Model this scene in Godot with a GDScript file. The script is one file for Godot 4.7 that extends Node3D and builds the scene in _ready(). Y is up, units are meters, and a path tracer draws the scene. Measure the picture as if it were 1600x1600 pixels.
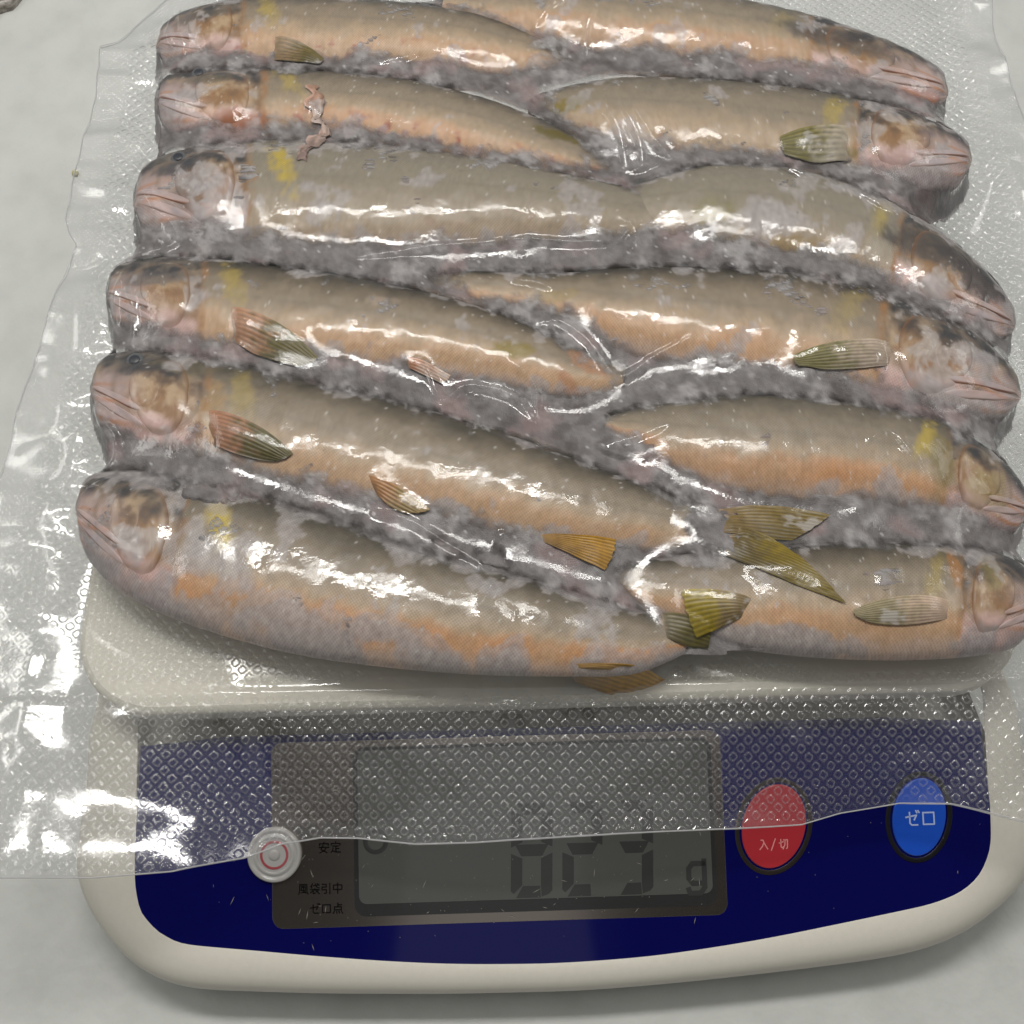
extends Node3D
# A vacuum bag of frozen river fish lying on a kitchen scale. Lengths below are in millimetres; MM turns them into metres.
const MM := 0.001
const FISH_OUTLINES := {
	"L1": [[-137.7, -204.4, -136.1, -198.3], [-132.8, -213.5, -130.3, -190.1], [-122.4, -219.2, -119.2, -185.5], [-100.3, -222.7, -96.2, -183.5], [-72.8, -223.5, -69.7, -182.8], [-45.0, -220.9, -42.0, -181.5], [-14.9, -214.9, -13.2, -180.9], [9.8, -205.1, 9.6, -183.5], [28.0, -195.5, 26.6, -187.5]],
	"L2": [[-133.3, -174.3, -131.4, -166.6], [-129.3, -183.5, -126.4, -156.6], [-118.0, -185.5, -115.9, -151.0], [-98.8, -185.5, -94.6, -146.7], [-72.2, -184.2, -69.3, -147.4], [-43.1, -180.9, -42.6, -144.3], [-14.2, -172.4, -14.8, -137.1], [11.7, -160.6, 9.1, -132.7], [34.6, -146.7, 30.6, -132.7], [43.5, -140.1, 40.9, -133.3]],
	"L3": [[-134.7, -127.4, -132.4, -120.2], [-131.1, -138.3, -127.2, -109.5], [-119.9, -146.1, -115.1, -103.4], [-101.9, -150.4, -96.2, -100.7], [-76.5, -151.0, -72.0, -99.6], [-48.6, -149.2, -45.8, -99.3], [-18.4, -143.7, -17.5, -100.1], [13.7, -136.2, 13.1, -102.0], [45.2, -128.3, 41.7, -104.8], [65.0, -121.6, 62.9, -108.4]],
	"L4": [[-137.2, -88.6, -134.9, -79.9], [-133.6, -95.8, -130.2, -70.4], [-123.2, -98.5, -120.1, -64.1], [-106.8, -98.5, -103.8, -58.7], [-82.5, -95.2, -82.5, -53.8], [-56.1, -90.4, -55.5, -51.4], [-25.7, -83.3, -26.6, -49.0], [0.0, -74.2, -2.0, -46.1], [20.9, -64.6, 18.3, -43.7], [37.3, -56.7, 34.7, -45.9]],
	"L5": [[-136.6, -51.9, -134.1, -43.5], [-132.8, -58.7, -129.9, -34.1], [-122.9, -61.7, -120.4, -26.1], [-106.1, -60.9, -105.5, -19.9], [-82.7, -55.5, -84.0, -12.8], [-57.3, -48.3, -58.1, -5.9], [-28.4, -40.0, -30.7, 1.5], [0.0, -29.6, -3.8, 6.7], [27.6, -18.3, 20.8, 10.0], [50.6, -9.6, 43.6, 10.0], [67.5, -3.1, 62.8, 6.3]],
	"L6": [[-133.7, -9.6, -131.0, -1.0], [-129.9, -16.1, -127.2, 8.4], [-119.1, -18.3, -117.9, 18.5], [-102.2, -16.8, -102.6, 27.4], [-82.0, -11.7, -84.2, 34.2], [-57.9, -4.2, -61.7, 40.2], [-30.5, 6.3, -36.1, 44.0], [-3.8, 14.5, -9.0, 46.2], [18.6, 21.5, 14.4, 46.6], [38.8, 27.4, 34.2, 45.8], [52.4, 31.3, 49.0, 39.9]],
	"R1": [[164.7, -180.9, 161.5, -172.4], [161.4, -188.1, 154.8, -167.9], [148.9, -197.6, 141.8, -167.9], [130.7, -206.9, 123.6, -173.1], [104.7, -217.4, 99.5, -180.9], [72.9, -225.6, 68.7, -186.1], [40.5, -230.7, 36.3, -190.8], [7.6, -232.9, 4.9, -198.9], [-25.4, -234.4, -27.3, -212.1]],
	"R2": [[167.0, -146.7, 164.0, -139.5], [162.9, -154.4, 156.4, -131.2], [150.2, -161.6, 142.2, -127.7], [130.1, -169.2, 123.1, -128.3], [107.2, -175.6, 100.9, -131.8], [79.0, -179.9, 74.1, -135.9], [50.4, -181.5, 46.9, -139.5], [28.7, -179.9, 28.8, -146.7], [11.9, -176.6, 11.7, -162.8], [5.9, -173.4, 5.9, -167.3]],
	"R3": [[168.3, -75.5, 164.2, -67.9], [164.2, -85.9, 154.6, -64.1], [154.9, -99.3, 141.6, -67.1], [140.0, -114.5, 127.3, -76.3], [122.0, -128.3, 112.7, -85.7], [100.4, -137.1, 94.2, -93.1], [77.8, -139.2, 74.0, -97.4], [57.0, -136.2, 54.9, -104.2], [36.2, -128.9, 35.6, -114.5]],
	"R4": [[164.4, -48.3, 161.4, -41.8], [160.4, -56.7, 151.2, -34.4], [151.2, -67.9, 138.4, -32.5], [136.1, -78.1, 123.0, -36.5], [116.1, -87.2, 104.7, -42.8], [90.9, -92.6, 81.9, -47.8], [65.0, -93.9, 57.6, -51.9], [39.0, -93.9, 33.3, -59.9], [15.2, -92.6, 12.7, -72.5], [-8.7, -93.9, -10.6, -78.4], [-34.7, -93.9, -34.4, -86.7]],
	"R5": [[158.0, -8.5, 154.4, 0.0], [153.6, -18.3, 146.2, 3.8], [143.7, -28.4, 135.0, 2.1], [129.1, -36.5, 120.2, -1.0], [109.6, -41.1, 101.3, -3.8], [87.6, -44.0, 80.3, -5.7], [65.2, -44.2, 58.4, -10.2], [44.7, -41.8, 39.6, -22.3], [30.3, -38.1, 29.1, -33.5]],
	"R6": [[154.9, 18.9, 152.5, 27.4], [150.1, 12.5, 144.9, 37.0], [138.7, 8.0, 131.5, 40.6], [123.8, 6.3, 115.9, 41.8], [104.8, 5.9, 97.8, 41.8], [81.8, 6.7, 76.2, 40.2], [58.8, 8.8, 56.6, 36.5], [41.6, 10.8, 40.6, 28.8], [29.2, 13.5, 30.8, 21.5]],
}
const FILM_CREASES := [
	[1.1, [-51.3, -95.3, -21.5, -99.8, 6.5, -101.7, 33.4, -102.3, 40.3, -110.8]],
	[0.9, [38.1, -110.8, 41.8, -106.6, 40.9, -100.6]],
	[1.2, [7.9, -68.7, 14.9, -69.2, 24.6, -61.3, 33.3, -49.2, 44.7, -55.2, 56.2, -60.1]],
	[1.1, [-27.3, -51.6, -23.0, -42.2, -21.9, -38.7, -16.0, -44.5, -10.0, -45.0, 0.0, -42.2, 6.9, -34.1]],
	[0.9, [0.0, -52.8, 7.0, -45.7, 7.5, -36.4]],
	[1.6, [-3.2, 6.4, -4.4, 14.9, -5.8, 23.8, -8.2, 28.6]],
	[1.0, [-39.6, 0.3, -30.1, 2.7, -18.6, 9.9, -8.3, 16.5, -6.4, 23.8]],
	[1.2, [-123.5, -113.5, -116.3, -109.4, -112.1, -102.5, -114.7, -97.9, -126.3, -96.3]],
	[1.0, [-127.9, -86.6, -123.8, -77.5, -121.4, -68.7, -121.4, -62.5]],
	[0.8, [-127.9, -86.6, -129.2, -77.5, -128.0, -67.5]],
	[1.3, [-130.0, -31.4, -124.9, -30.7, -120.9, -25.1, -120.4, -18.5, -123.1, -13.7]],
	[1.0, [-122.9, -33.0, -128.1, -37.5, -130.2, -33.0]],
	[0.9, [-125.2, -15.2, -128.1, -9.8, -129.7, -5.6]],
	[0.9, [-126.3, -211.1, -123.8, -199.7, -121.7, -189.6]],
	[0.7, [-128.7, -209.0, -129.1, -194.7, -121.7, -189.6]],
	[1.0, [-74.5, -173.3, -71.7, -162.2, -72.0, -151.4, -72.3, -136.5]],
	[1.1, [32.3, -159.8, 37.6, -148.4, 40.3, -133.5]],
	[1.1, [39.2, -158.5, 45.2, -142.4, 45.3, -134.4]],
	[1.1, [42.7, -159.1, 48.8, -145.4, 55.1, -137.9]],
	[0.9, [41.4, -132.7, 51.0, -135.9]],
	[1.0, [-129.4, -153.0, -125.5, -142.4, -123.0, -135.9]],
	[1.0, [-130.0, -153.0, -132.1, -140.9, -135.3, -132.7]],
	[0.7, [9.7, -203.1, 14.6, -210.0, 23.3, -213.5]],
	[0.8, [26.7, -188.0, 28.5, -201.4, 33.0, -211.8]],
	[0.7, [73.6, -178.8, 74.3, -188.0, 79.2, -194.7]],
	[0.7, [84.5, -179.8, 84.6, -186.3]],
	[0.8, [92.7, -132.1, 98.9, -127.7, 104.2, -125.7]],
	[0.8, [113.6, -129.2, 118.6, -117.7, 130.5, -109.4]],
	[0.8, [-51.7, 39.9, -32.0, 42.1, -14.1, 45.0, 10.6, 47.0]],
	[0.7, [44.2, 45.4, 54.9, 44.1, 67.3, 43.6]],
	[0.9, [0.0, -86.6, 6.3, -85.3, 12.6, -82.7]],
	[0.7, [-54.9, -189.6, -53.9, -181.4]],
	[0.8, [-49.7, -181.4, -38.0, -184.7, -34.5, -188.0]],
	[0.7, [-11.8, -178.2, -11.2, -168.5]],
	[0.8, [29.3, -25.1, 39.2, -27.3, 47.2, -30.7]],
	[0.7, [114.8, -55.2, 115.2, -48.0]],
	[0.9, [107.1, -22.9, 114.2, -25.1, 122.4, -9.8]],
]
const BAG_LEFT := [-138.8, -235.1, -145.3, -227.1, -150.3, -219.8, -154.8, -211.3, -160.9, -207.4, -160.0, -196.0, -158.9, -184.2, -159.3, -142.8, -158.8, -122.0, -156.2, -115.4, -152.6, -110.3, -154.3, -102.2, -156.2, -91.2, -157.2, -79.3, -157.8, -67.6, -159.3, -51.4, -159.9, -32.3, -160.9, -19.7, -165.4, 13.8, -169.3, 52.8, -168.1, 99.7]
const BAG_RIGHT := [192.9, -235.1, 190.7, -213.4, 191.8, -189.2, 192.5, -169.4, 192.6, -126.4, 192.1, -66.3, 192.3, -16.3, 192.4, 13.8, 190.1, 43.4, 182.0, 86.2]
const FLAP_ENDS := [-180, 72, -150, 69, -120, 65, -90, 60, -62, 49, -30, 50.5, 0, 53, 40, 52, 80, 48, 110, 47, 140, 53, 190, 58]
const FLAP_FOLDS := [[0.0, 53.3, 5.0, 4.0, 1.2], [19.6, 51.4, 5.0, 4.0, 1.1], [37.4, 48.7, 6.0, 3.0, 0.9], [-83.9, 51.0, 4.0, 6.0, 1.2], [-20.6, 46.8, 6.0, 3.0, 0.9], [-43.3, 74.8, 8.0, 6.0, 0.8], [82.4, 64.0, 7.0, 6.0, 0.8], [-135.1, 65.8, 9.0, 7.0, 1.2], [114.4, 69.5, 8.0, 5.0, 1.0], [-114.7, 56.7, 8.0, 6.0, 1.0]]
const BAG_BOTTOM := [-166.1, 99.4, -135.8, 99.7, -111.6, 99.4, -92.3, 97.4, -75.1, 93.1, -65.5, 88.8, -54.9, 87.1, -43.8, 87.3, -27.3, 89.2, -10.9, 89.0, 18.1, 87.3, 43.7, 85.8, 64.2, 84.8, 83.2, 83.5, 94.8, 80.3, 112.0, 77.7, 125.7, 78.3, 138.7, 81.9, 145.3, 83.6, 186.0, 91.8]
const PANEL_EDGE := [-126.6, -35.4, -126.6, -27.6, -126.0, -22.4, -124.7, -17.7, -122.2, -14.3, -119.0, -11.4, -115.2, -9.3, -109.9, -7.8, -91.0, -5.6, -72.1, -3.4, -53.1, -1.5, -36.1, -0.2, -19.0, 0.5, -0.0, 0.7, 22.9, -0.2, 42.0, -2.0, 61.3, -4.5, 80.6, -7.6, 100.0, -10.9, 109.8, -12.7, 117.7, -15.2, 122.7, -18.1, 126.2, -21.7, 128.7, -26.7, 129.8, -31.4, 130.2, -40.8]
const HOUSING_EDGE := [-150.5, -36.6, -148.3, -28.4, -144.7, -20.1, -139.7, -12.6, -132.9, -5.6, -125.4, -0.4, -118.3, 2.6, -110.4, 4.5, -92.9, 5.7, -73.5, 6.8, -54.1, 7.5, -34.8, 8.1, -15.5, 8.3, 3.9, 8.4, 23.4, 7.7, 43.0, 6.6, 62.7, 5.2, 82.5, 3.6, 98.5, 2.0, 108.7, 0.3, 119.2, -2.7, 129.2, -7.4, 137.5, -13.1, 145.3, -20.4, 150.8, -27.6, 154.7, -35.4]
const FINS := [
	{"fish": "L1", "kind": "pectoral_fin", "at": [-89.7, -193.7, -88.8, -185.0, -69.5, -185.0, -71.1, -182.1, -78.8, -195.0, -81.1, -180.5], "c": [0.28, 0.19, 0.1, 0.13, 0.1, 0.025], "rays": 5, "veil": -0.1, "seed": 0.0},
	{"fish": "L2", "kind": "torn_skin", "at": [-74.4, -170.8, -70.8, -172.1, -67.9, -147.3, -65.3, -149.1, -72.3, -157.1, -67.1, -160.1], "c": [0.45, 0.26, 0.18, 0.44, 0.33, 0.28], "rays": 1.2, "veil": 0.05, "seed": 1.0},
	{"fish": "L2", "kind": "torn_skin", "at": [-68.2, -151.5, -64.9, -149.1, -74.9, -134.3, -71.6, -131.9, -72.6, -144.3, -67.3, -139.5], "c": [0.42, 0.3, 0.25, 0.3, 0.21, 0.18], "rays": 1.2, "veil": 0.05, "seed": 2.0},
	{"fish": "L4", "kind": "pectoral_fin", "at": [-92.9, -71.5, -88.7, -60.6, -60.9, -53.9, -66.7, -50.6, -77.5, -72.5, -80.5, -52.5], "c": [0.4, 0.21, 0.115, 0.105, 0.083, 0.014], "rays": 6, "veil": -0.3, "seed": 3.0},
	{"fish": "L4", "kind": "pelvic_fin", "at": [-34.3, -54.8, -33.0, -51.5, -19.6, -49.1, -22.0, -46.3, -26.6, -53.4, -29.1, -48.7], "c": [0.5, 0.24, 0.14, 0.5, 0.36, 0.28], "rays": 3, "veil": -0.3, "seed": 4.0},
	{"fish": "L5", "kind": "pectoral_fin", "at": [-95.8, -33.4, -91.0, -23.1, -65.4, -18.7, -70.6, -16.6, -80.2, -34.3, -82.2, -17.0], "c": [0.36, 0.17, 0.09, 0.1, 0.083, 0.02], "rays": 6, "veil": -0.15, "seed": 5.0},
	{"fish": "L5", "kind": "pelvic_fin", "at": [-44.3, -12.3, -40.5, -7.2, -24.0, -0.9, -30.0, 0.4, -33.2, -9.3, -36.6, -0.5], "c": [0.4, 0.2, 0.08, 0.26, 0.17, 0.05], "rays": 4, "veil": -0.3, "seed": 6.0},
	{"fish": "L5", "kind": "anal_fin", "at": [7.1, 6.1, 7.8, 7.7, 30.4, 7.3, 26.7, 16.5, 18.6, 5.3, 16.6, 11.3], "c": [0.33, 0.18, 0.04, 0.4, 0.205, 0.015], "rays": 7, "veil": -0.5, "seed": 7.0},
	{"fish": "L5", "kind": "tail_fin", "at": [61.4, -3.0, 59.9, 5.3, 93.8, -0.5, 81.2, 8.1, 77.6, -6.3, 72.4, 6.9], "c": [0.22, 0.15, 0.05, 0.17, 0.115, 0.018], "rays": 7, "veil": -0.1, "seed": 8.0},
	{"fish": "L5", "kind": "tail_fin", "at": [65.3, 3.2, 59.4, 11.3, 78.8, 10.1, 93.2, 28.9, 74.5, 4.9, 72.8, 20.8], "c": [0.14, 0.1, 0.03, 0.22, 0.155, 0.014], "rays": 9, "veil": -0.35, "seed": 9.0},
	{"fish": "L6", "kind": "tail_fin", "at": [41.4, 29.3, 42.7, 35.9, 55.0, 33.5, 55.3, 39.4, 48.6, 28.3, 49.6, 39.6], "c": [0.16, 0.13, 0.06, 0.13, 0.11, 0.03], "rays": 5, "veil": 0.0, "seed": 10.0},
	{"fish": "L6", "kind": "anal_fin", "at": [15.8, 44.2, 17.5, 46.7, 46.1, 44.2, 37.0, 49.2, 31.7, 44.2, 27.9, 49.6], "c": [0.4, 0.24, 0.08, 0.5, 0.27, 0.03], "rays": 6, "veil": -0.3, "seed": 11.0},
	{"fish": "R6", "kind": "anal_fin", "at": [68.9, 27.4, 65.2, 31.6, 48.2, 23.5, 51.9, 36.8, 59.0, 22.4, 57.4, 35.0], "c": [0.22, 0.155, 0.07, 0.29, 0.215, 0.018], "rays": 7, "veil": -0.05, "seed": 12.0},
	{"fish": "R6", "kind": "pectoral_fin", "at": [124.5, 28.9, 123.2, 32.3, 94.7, 30.8, 97.4, 33.5, 111.6, 22.8, 106.6, 37.2], "c": [0.52, 0.38, 0.28, 0.3, 0.25, 0.14], "rays": 7, "veil": -0.2, "seed": 13.0},
	{"fish": "R4", "kind": "pectoral_fin", "at": [122.0, -57.7, 119.7, -50.6, 88.4, -54.4, 90.0, -50.6, 106.0, -62.1, 105.1, -47.7], "c": [0.42, 0.33, 0.25, 0.19, 0.165, 0.055], "rays": 6, "veil": -0.2, "seed": 14.0},
	{"fish": "R2", "kind": "pectoral_fin", "at": [121.2, -147.9, 118.3, -135.4, 93.8, -144.3, 95.3, -137.8, 108.1, -152.2, 105.6, -131.9], "c": [0.36, 0.31, 0.23, 0.17, 0.145, 0.035], "rays": 5, "veil": 0.0, "seed": 15.0},
]
const FROST_PATCHES := [
	[59.7, 3.7, 10.8, 6.1, 38.0, 1.3],
	[65.9, -95.5, 5.5, 3.2, 0.0, 0.5],
	[133.6, -80.6, 7.1, 2.8, 0.0, 0.5],
	[-86.1, 16.7, 12.8, 5.9, 25.0, 0.35],
	[-66.3, 32.1, 19.7, 6.4, 18.0, 0.5],
	[-35.6, 35.9, 10.7, 3.3, 8.0, 0.4],
	[34.9, -24.0, 8.9, 3.1, 10.0, 0.6],
	[112.9, -8.4, 5.7, 7.2, 0.0, 0.5],
	[102.6, 4.1, 14.0, 3.3, 2.0, 0.5],
	[76.4, 37.7, 19.5, 3.7, 3.0, 0.5],
	[53.4, 13.3, 11.4, 2.8, 8.0, 0.4],
	[138.3, -38.0, 13.8, 4.1, 12.0, 0.5],
	[86.4, -107.7, 20.5, 7.1, 10.0, 0.25],
	[-34.0, -94.7, 31.9, 2.4, -2.0, 0.3],
	[-97.9, -96.3, 14.9, 3.2, 4.0, 0.4],
	[-109.1, 9.7, 7.4, 4.0, 50.0, 0.4],
	[-7.3, 22.6, 5.4, 2.7, 15.0, 0.4],
	[-70.3, -121.6, 4.8, 2.5, 0.0, 0.3],
	[-88.8, -5.7, 8.5, 2.9, 8.0, 0.6],
	[-77.3, -21.8, 4.3, 2.0, 10.0, 0.3],
	[-25.0, -19.2, 2.3, 2.0, 0.0, 0.35],
	[-117.6, -163.3, 13.8, 6.2, -10.0, 0.2],
	[116.4, -121.6, 17.6, 3.4, 5.0, 0.5],
	[67.7, 35.9, 12.5, 3.3, 0.0, 0.4],
	[149.3, -53.9, 4.0, 2.4, 0.0, 0.4],
	[-116.4, -63.6, 8.2, 4.9, 20.0, 0.3],
	[-18.8, -2.5, 7.5, 1.7, 12.0, 0.3],
	[-114.5, -53.4, 12.1, 6.2, 8.0, -1.5],
	[-114.3, -130.8, 5.8, 6.4, 0.0, -1.5],
	[-111.9, -176.6, 9.4, 4.5, 0.0, -1.5],
	[-5.5, 12.7, 8.3, 3.6, 10.0, -3.5],
	[-20.4, 8.7, 5.6, 1.6, 20.0, -2.5],
	[106.8, 35.9, 8.9, 2.2, 0.0, -3.0],
]
const STAINS := [
	[-96.9, -153.4, 12.5, 4.3, 0.0, 0.28, 0.08, 0.015, 0.8],
	[-112.6, -160.1, 9.2, 2.5, 20.0, 0.5, 0.3, 0.18, 0.6],
	[8.2, -178.5, 16.4, 3.9, 0.0, 0.36, 0.12, 0.04, 0.7],
	[-32.8, -178.5, 11.7, 2.3, 0.0, 0.4, 0.16, 0.07, 0.6],
	[-115.4, -130.8, 8.9, 3.8, -20.0, 0.05, 0.052, 0.06, 0.8],
	[-99.9, -121.6, 7.0, 7.3, 0.0, 0.45, 0.36, 0.34, 0.6],
	[-109.4, -118.8, 6.6, 11.2, 0.0, 0.1, 0.095, 0.1, 0.6],
	[1.0, -57.5, 7.3, 3.1, 5.0, 0.24, 0.18, 0.03, 0.8],
	[24.2, -53.9, 7.1, 3.3, 30.0, 0.42, 0.19, 0.09, 0.6],
	[18.0, -46.8, 6.0, 2.3, 60.0, 0.4, 0.17, 0.08, 0.5],
	[128.5, -16.3, 4.2, 10.8, 10.0, 0.19, 0.15, 0.05, 0.7],
	[142.2, -7.8, 7.6, 6.3, 0.0, 0.24, 0.19, 0.06, 0.5],
	[136.1, -95.5, 14.9, 6.9, 32.0, 0.05, 0.046, 0.045, 0.85],
	[153.0, -83.7, 11.5, 6.7, 40.0, 0.045, 0.04, 0.042, 0.85],
	[69.2, -109.0, 8.7, 9.3, 0.0, 0.2, 0.17, 0.06, 0.6],
	[96.0, -98.2, 19.2, 4.3, 10.0, 0.33, 0.23, 0.09, 0.6],
	[140.1, -132.5, 16.7, 8.1, 5.0, 0.46, 0.32, 0.3, 0.7],
	[109.8, -139.0, 10.1, 2.6, 5.0, 0.16, 0.13, 0.02, 0.8],
	[121.5, -192.3, 23.8, 5.3, 22.0, 0.05, 0.05, 0.055, 0.7],
	[148.9, -171.1, 11.6, 2.2, 5.0, 0.4, 0.19, 0.14, 0.6],
	[126.0, 18.7, 2.2, 7.0, 0.0, 0.34, 0.16, 0.05, 0.8],
	[136.0, 18.7, 2.6, 7.0, 0.0, 0.2, 0.16, 0.05, 0.6],
	[18.4, -163.3, 8.3, 3.7, 5.0, 0.2, 0.15, 0.02, 0.9],
	[15.9, -149.4, 8.2, 2.7, 15.0, 0.12, 0.095, 0.02, 0.9],
	[-43.5, -74.8, 5.4, 2.0, 0.0, 0.45, 0.36, 0.3, 0.4],
	[-114.4, -50.3, 10.0, 3.3, -5.0, 0.045, 0.045, 0.05, 0.85],
	[-100.4, -50.3, 12.0, 3.8, 10.0, 0.13, 0.11, 0.07, 0.7],
	[-117.4, -83.7, 12.6, 3.3, 0.0, 0.09, 0.087, 0.09, 0.7],
	[-90.8, -37.5, 3.6, 6.9, 0.0, 0.4, 0.24, 0.09, 0.5],
	[14.6, -79.9, 8.3, 2.5, 0.0, 0.3, 0.22, 0.09, 0.6],
	[18.6, -73.5, 2.9, 3.5, 0.0, 0.1, 0.07, 0.07, 0.7],
	[-142.7, -175.9, 14.0, 2.6, 0.0, 0.06, 0.06, 0.065, 0.0],
	[-109.5, -172.7, 9.3, 2.5, 0.0, 0.13, 0.11, 0.08, 0.7],
	[-116.0, -205.9, 14.5, 3.1, -10.0, 0.1, 0.09, 0.075, 0.7],
]
const PACK_CORE := [-124.4, -215.6, -129.7, -191.5, -129.8, -175.0, -126.6, -128.9, -129.0, -87.2, -127.1, -49.5, -123.4, -8.5, -87.0, 26.4, -45.6, 36.1, 36.2, 41.8, 136.9, 36.1, 144.9, -4.2, 149.9, -40.0, 136.7, -82.0, 135.6, -128.9, 139.1, -181.5, 98.4, -205.1, 87.4, -219.2, 25.2, -226.3, -50.0, -219.2]
const FISH := [
	{"key": "L1", "label": "slim fish at the top left, head to the left with an olive side fin", "seed": 1.0, "head": 0.2, "spot": 0.5, "peach": 0.35, "veil": -0.18, "grey": 0.0, "blood": 0.9, "eye": 0.0, "eye_v": -0.5, "lift": 0.0},
	{"key": "L2", "label": "fish with torn reddish throat and a pale shred of skin across its side", "seed": 2.0, "head": 0.22, "spot": 0.45, "peach": 0.6, "veil": -0.2, "grey": 0.1, "blood": 1.0, "eye": 1.0, "eye_v": -0.58, "lift": 0.0},
	{"key": "L3", "label": "thick grey-olive fish with a small dark eye, head left, third row down", "seed": 3.0, "head": 0.2, "spot": 0.85, "peach": 0.0, "veil": 0.02, "grey": 0.7, "blood": 0.2, "eye": 1.0, "eye_v": -0.52, "lift": 0.0},
	{"key": "L4", "label": "pale fish with dark olive side fin above a broad frosty gap, fourth row left", "seed": 4.0, "head": 0.19, "spot": 0.45, "peach": 0.35, "veil": -0.12, "grey": 0.0, "blood": 0.1, "eye": 0.0, "eye_v": -0.55, "lift": 0.0},
	{"key": "L5", "label": "longest fish, dark eye and an olive forked tail lying over its neighbour", "seed": 5.0, "head": 0.185, "spot": 0.3, "peach": 0.35, "veil": -0.22, "grey": 0.1, "blood": 0.1, "eye": 1.0, "eye_v": -0.525, "lift": 0.0},
	{"key": "L6", "label": "orange-bellied fish with bright yellow mark, lowest on the left by the bag's mouth", "seed": 6.0, "head": 0.19, "spot": 1.0, "peach": 0.95, "veil": 0.08, "grey": 0.15, "blood": 0.1, "eye": 0.0, "eye_v": -0.55, "lift": 0.0},
	{"key": "R1", "label": "fish at the upper edge with its dark snout to the right, topmost on the right", "seed": 7.0, "head": 0.26, "spot": 0.2, "peach": 0.6, "veil": -0.02, "grey": 0.2, "blood": 0.3, "eye": 0.0, "eye_v": -0.55, "lift": 0.0},
	{"key": "R2", "label": "silvery fish with a frosted pink snout, second from the top on the right", "seed": 8.0, "head": 0.25, "spot": 0.5, "peach": 0.1, "veil": 0.0, "grey": 0.25, "blood": 0.3, "eye": 0.0, "eye_v": -0.55, "lift": 0.0},
	{"key": "R3", "label": "darkest fish, charcoal back and head under heavy frost, third row on the right", "seed": 9.0, "head": 0.3, "spot": 0.5, "peach": 0.2, "veil": 0.1, "grey": 0.75, "blood": 0.1, "eye": 0.0, "eye_v": -0.55, "lift": 0.0},
	{"key": "R4", "label": "pale silver-bellied fish with long narrow tail stalk, fourth row on the right", "seed": 10.0, "head": 0.22, "spot": 0.25, "peach": 0.55, "veil": -0.05, "grey": 0.0, "blood": 0.1, "eye": 0.0, "eye_v": -0.55, "lift": 0.0},
	{"key": "R5", "label": "broad clean fish with a yellow mark and orange belly edge, fifth row on the right", "seed": 11.0, "head": 0.2, "spot": 0.75, "peach": 0.9, "veil": -0.3, "grey": 0.25, "blood": 0.0, "eye": 0.0, "eye_v": -0.55, "lift": 0.0},
	{"key": "R6", "label": "small peach fish under a yellow-olive fin, lowest on the right", "seed": 12.0, "head": 0.2, "spot": 0.35, "peach": 0.6, "veil": -0.12, "grey": 0.05, "blood": 0.05, "eye": 0.0, "eye_v": -0.55, "lift": 0.0},
]
const LABEL_OF := {"L1": "slim fish at the top left, head to the left with an olive side fin", "L2": "fish with torn reddish throat and a pale shred of skin across its side", "L3": "thick grey-olive fish with a small dark eye, head left, third row down", "L4": "pale fish with dark olive side fin above a broad frosty gap, fourth row left", "L5": "longest fish, dark eye and an olive forked tail lying over its neighbour", "L6": "orange-bellied fish with bright yellow mark, lowest on the left by the bag's mouth", "R1": "fish at the upper edge with its dark snout to the right, topmost on the right", "R2": "silvery fish with a frosted pink snout, second from the top on the right", "R3": "darkest fish, charcoal back and head under heavy frost, third row on the right", "R4": "pale silver-bellied fish with long narrow tail stalk, fourth row on the right", "R5": "broad clean fish with a yellow mark and orange belly edge, fifth row on the right", "R6": "small peach fish under a yellow-olive fin, lowest on the right"}

# ---- rasters over the pack (world x, z in mm) ----
const RX0 := -176.0
const RZ0 := -246.0
const CELL := 0.8
const RW := 474
const RH := 440
var fish_top := PackedFloat32Array()
var ice_top := PackedFloat32Array()
var pack_top := PackedFloat32Array()
var fin_base := PackedFloat32Array()
var film_top := PackedFloat32Array()
var n_coarse := FastNoiseLite.new()
var n_mid := FastNoiseLite.new()
var n_fine := FastNoiseLite.new()
var n_grain := FastNoiseLite.new()
var M := {}


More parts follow.
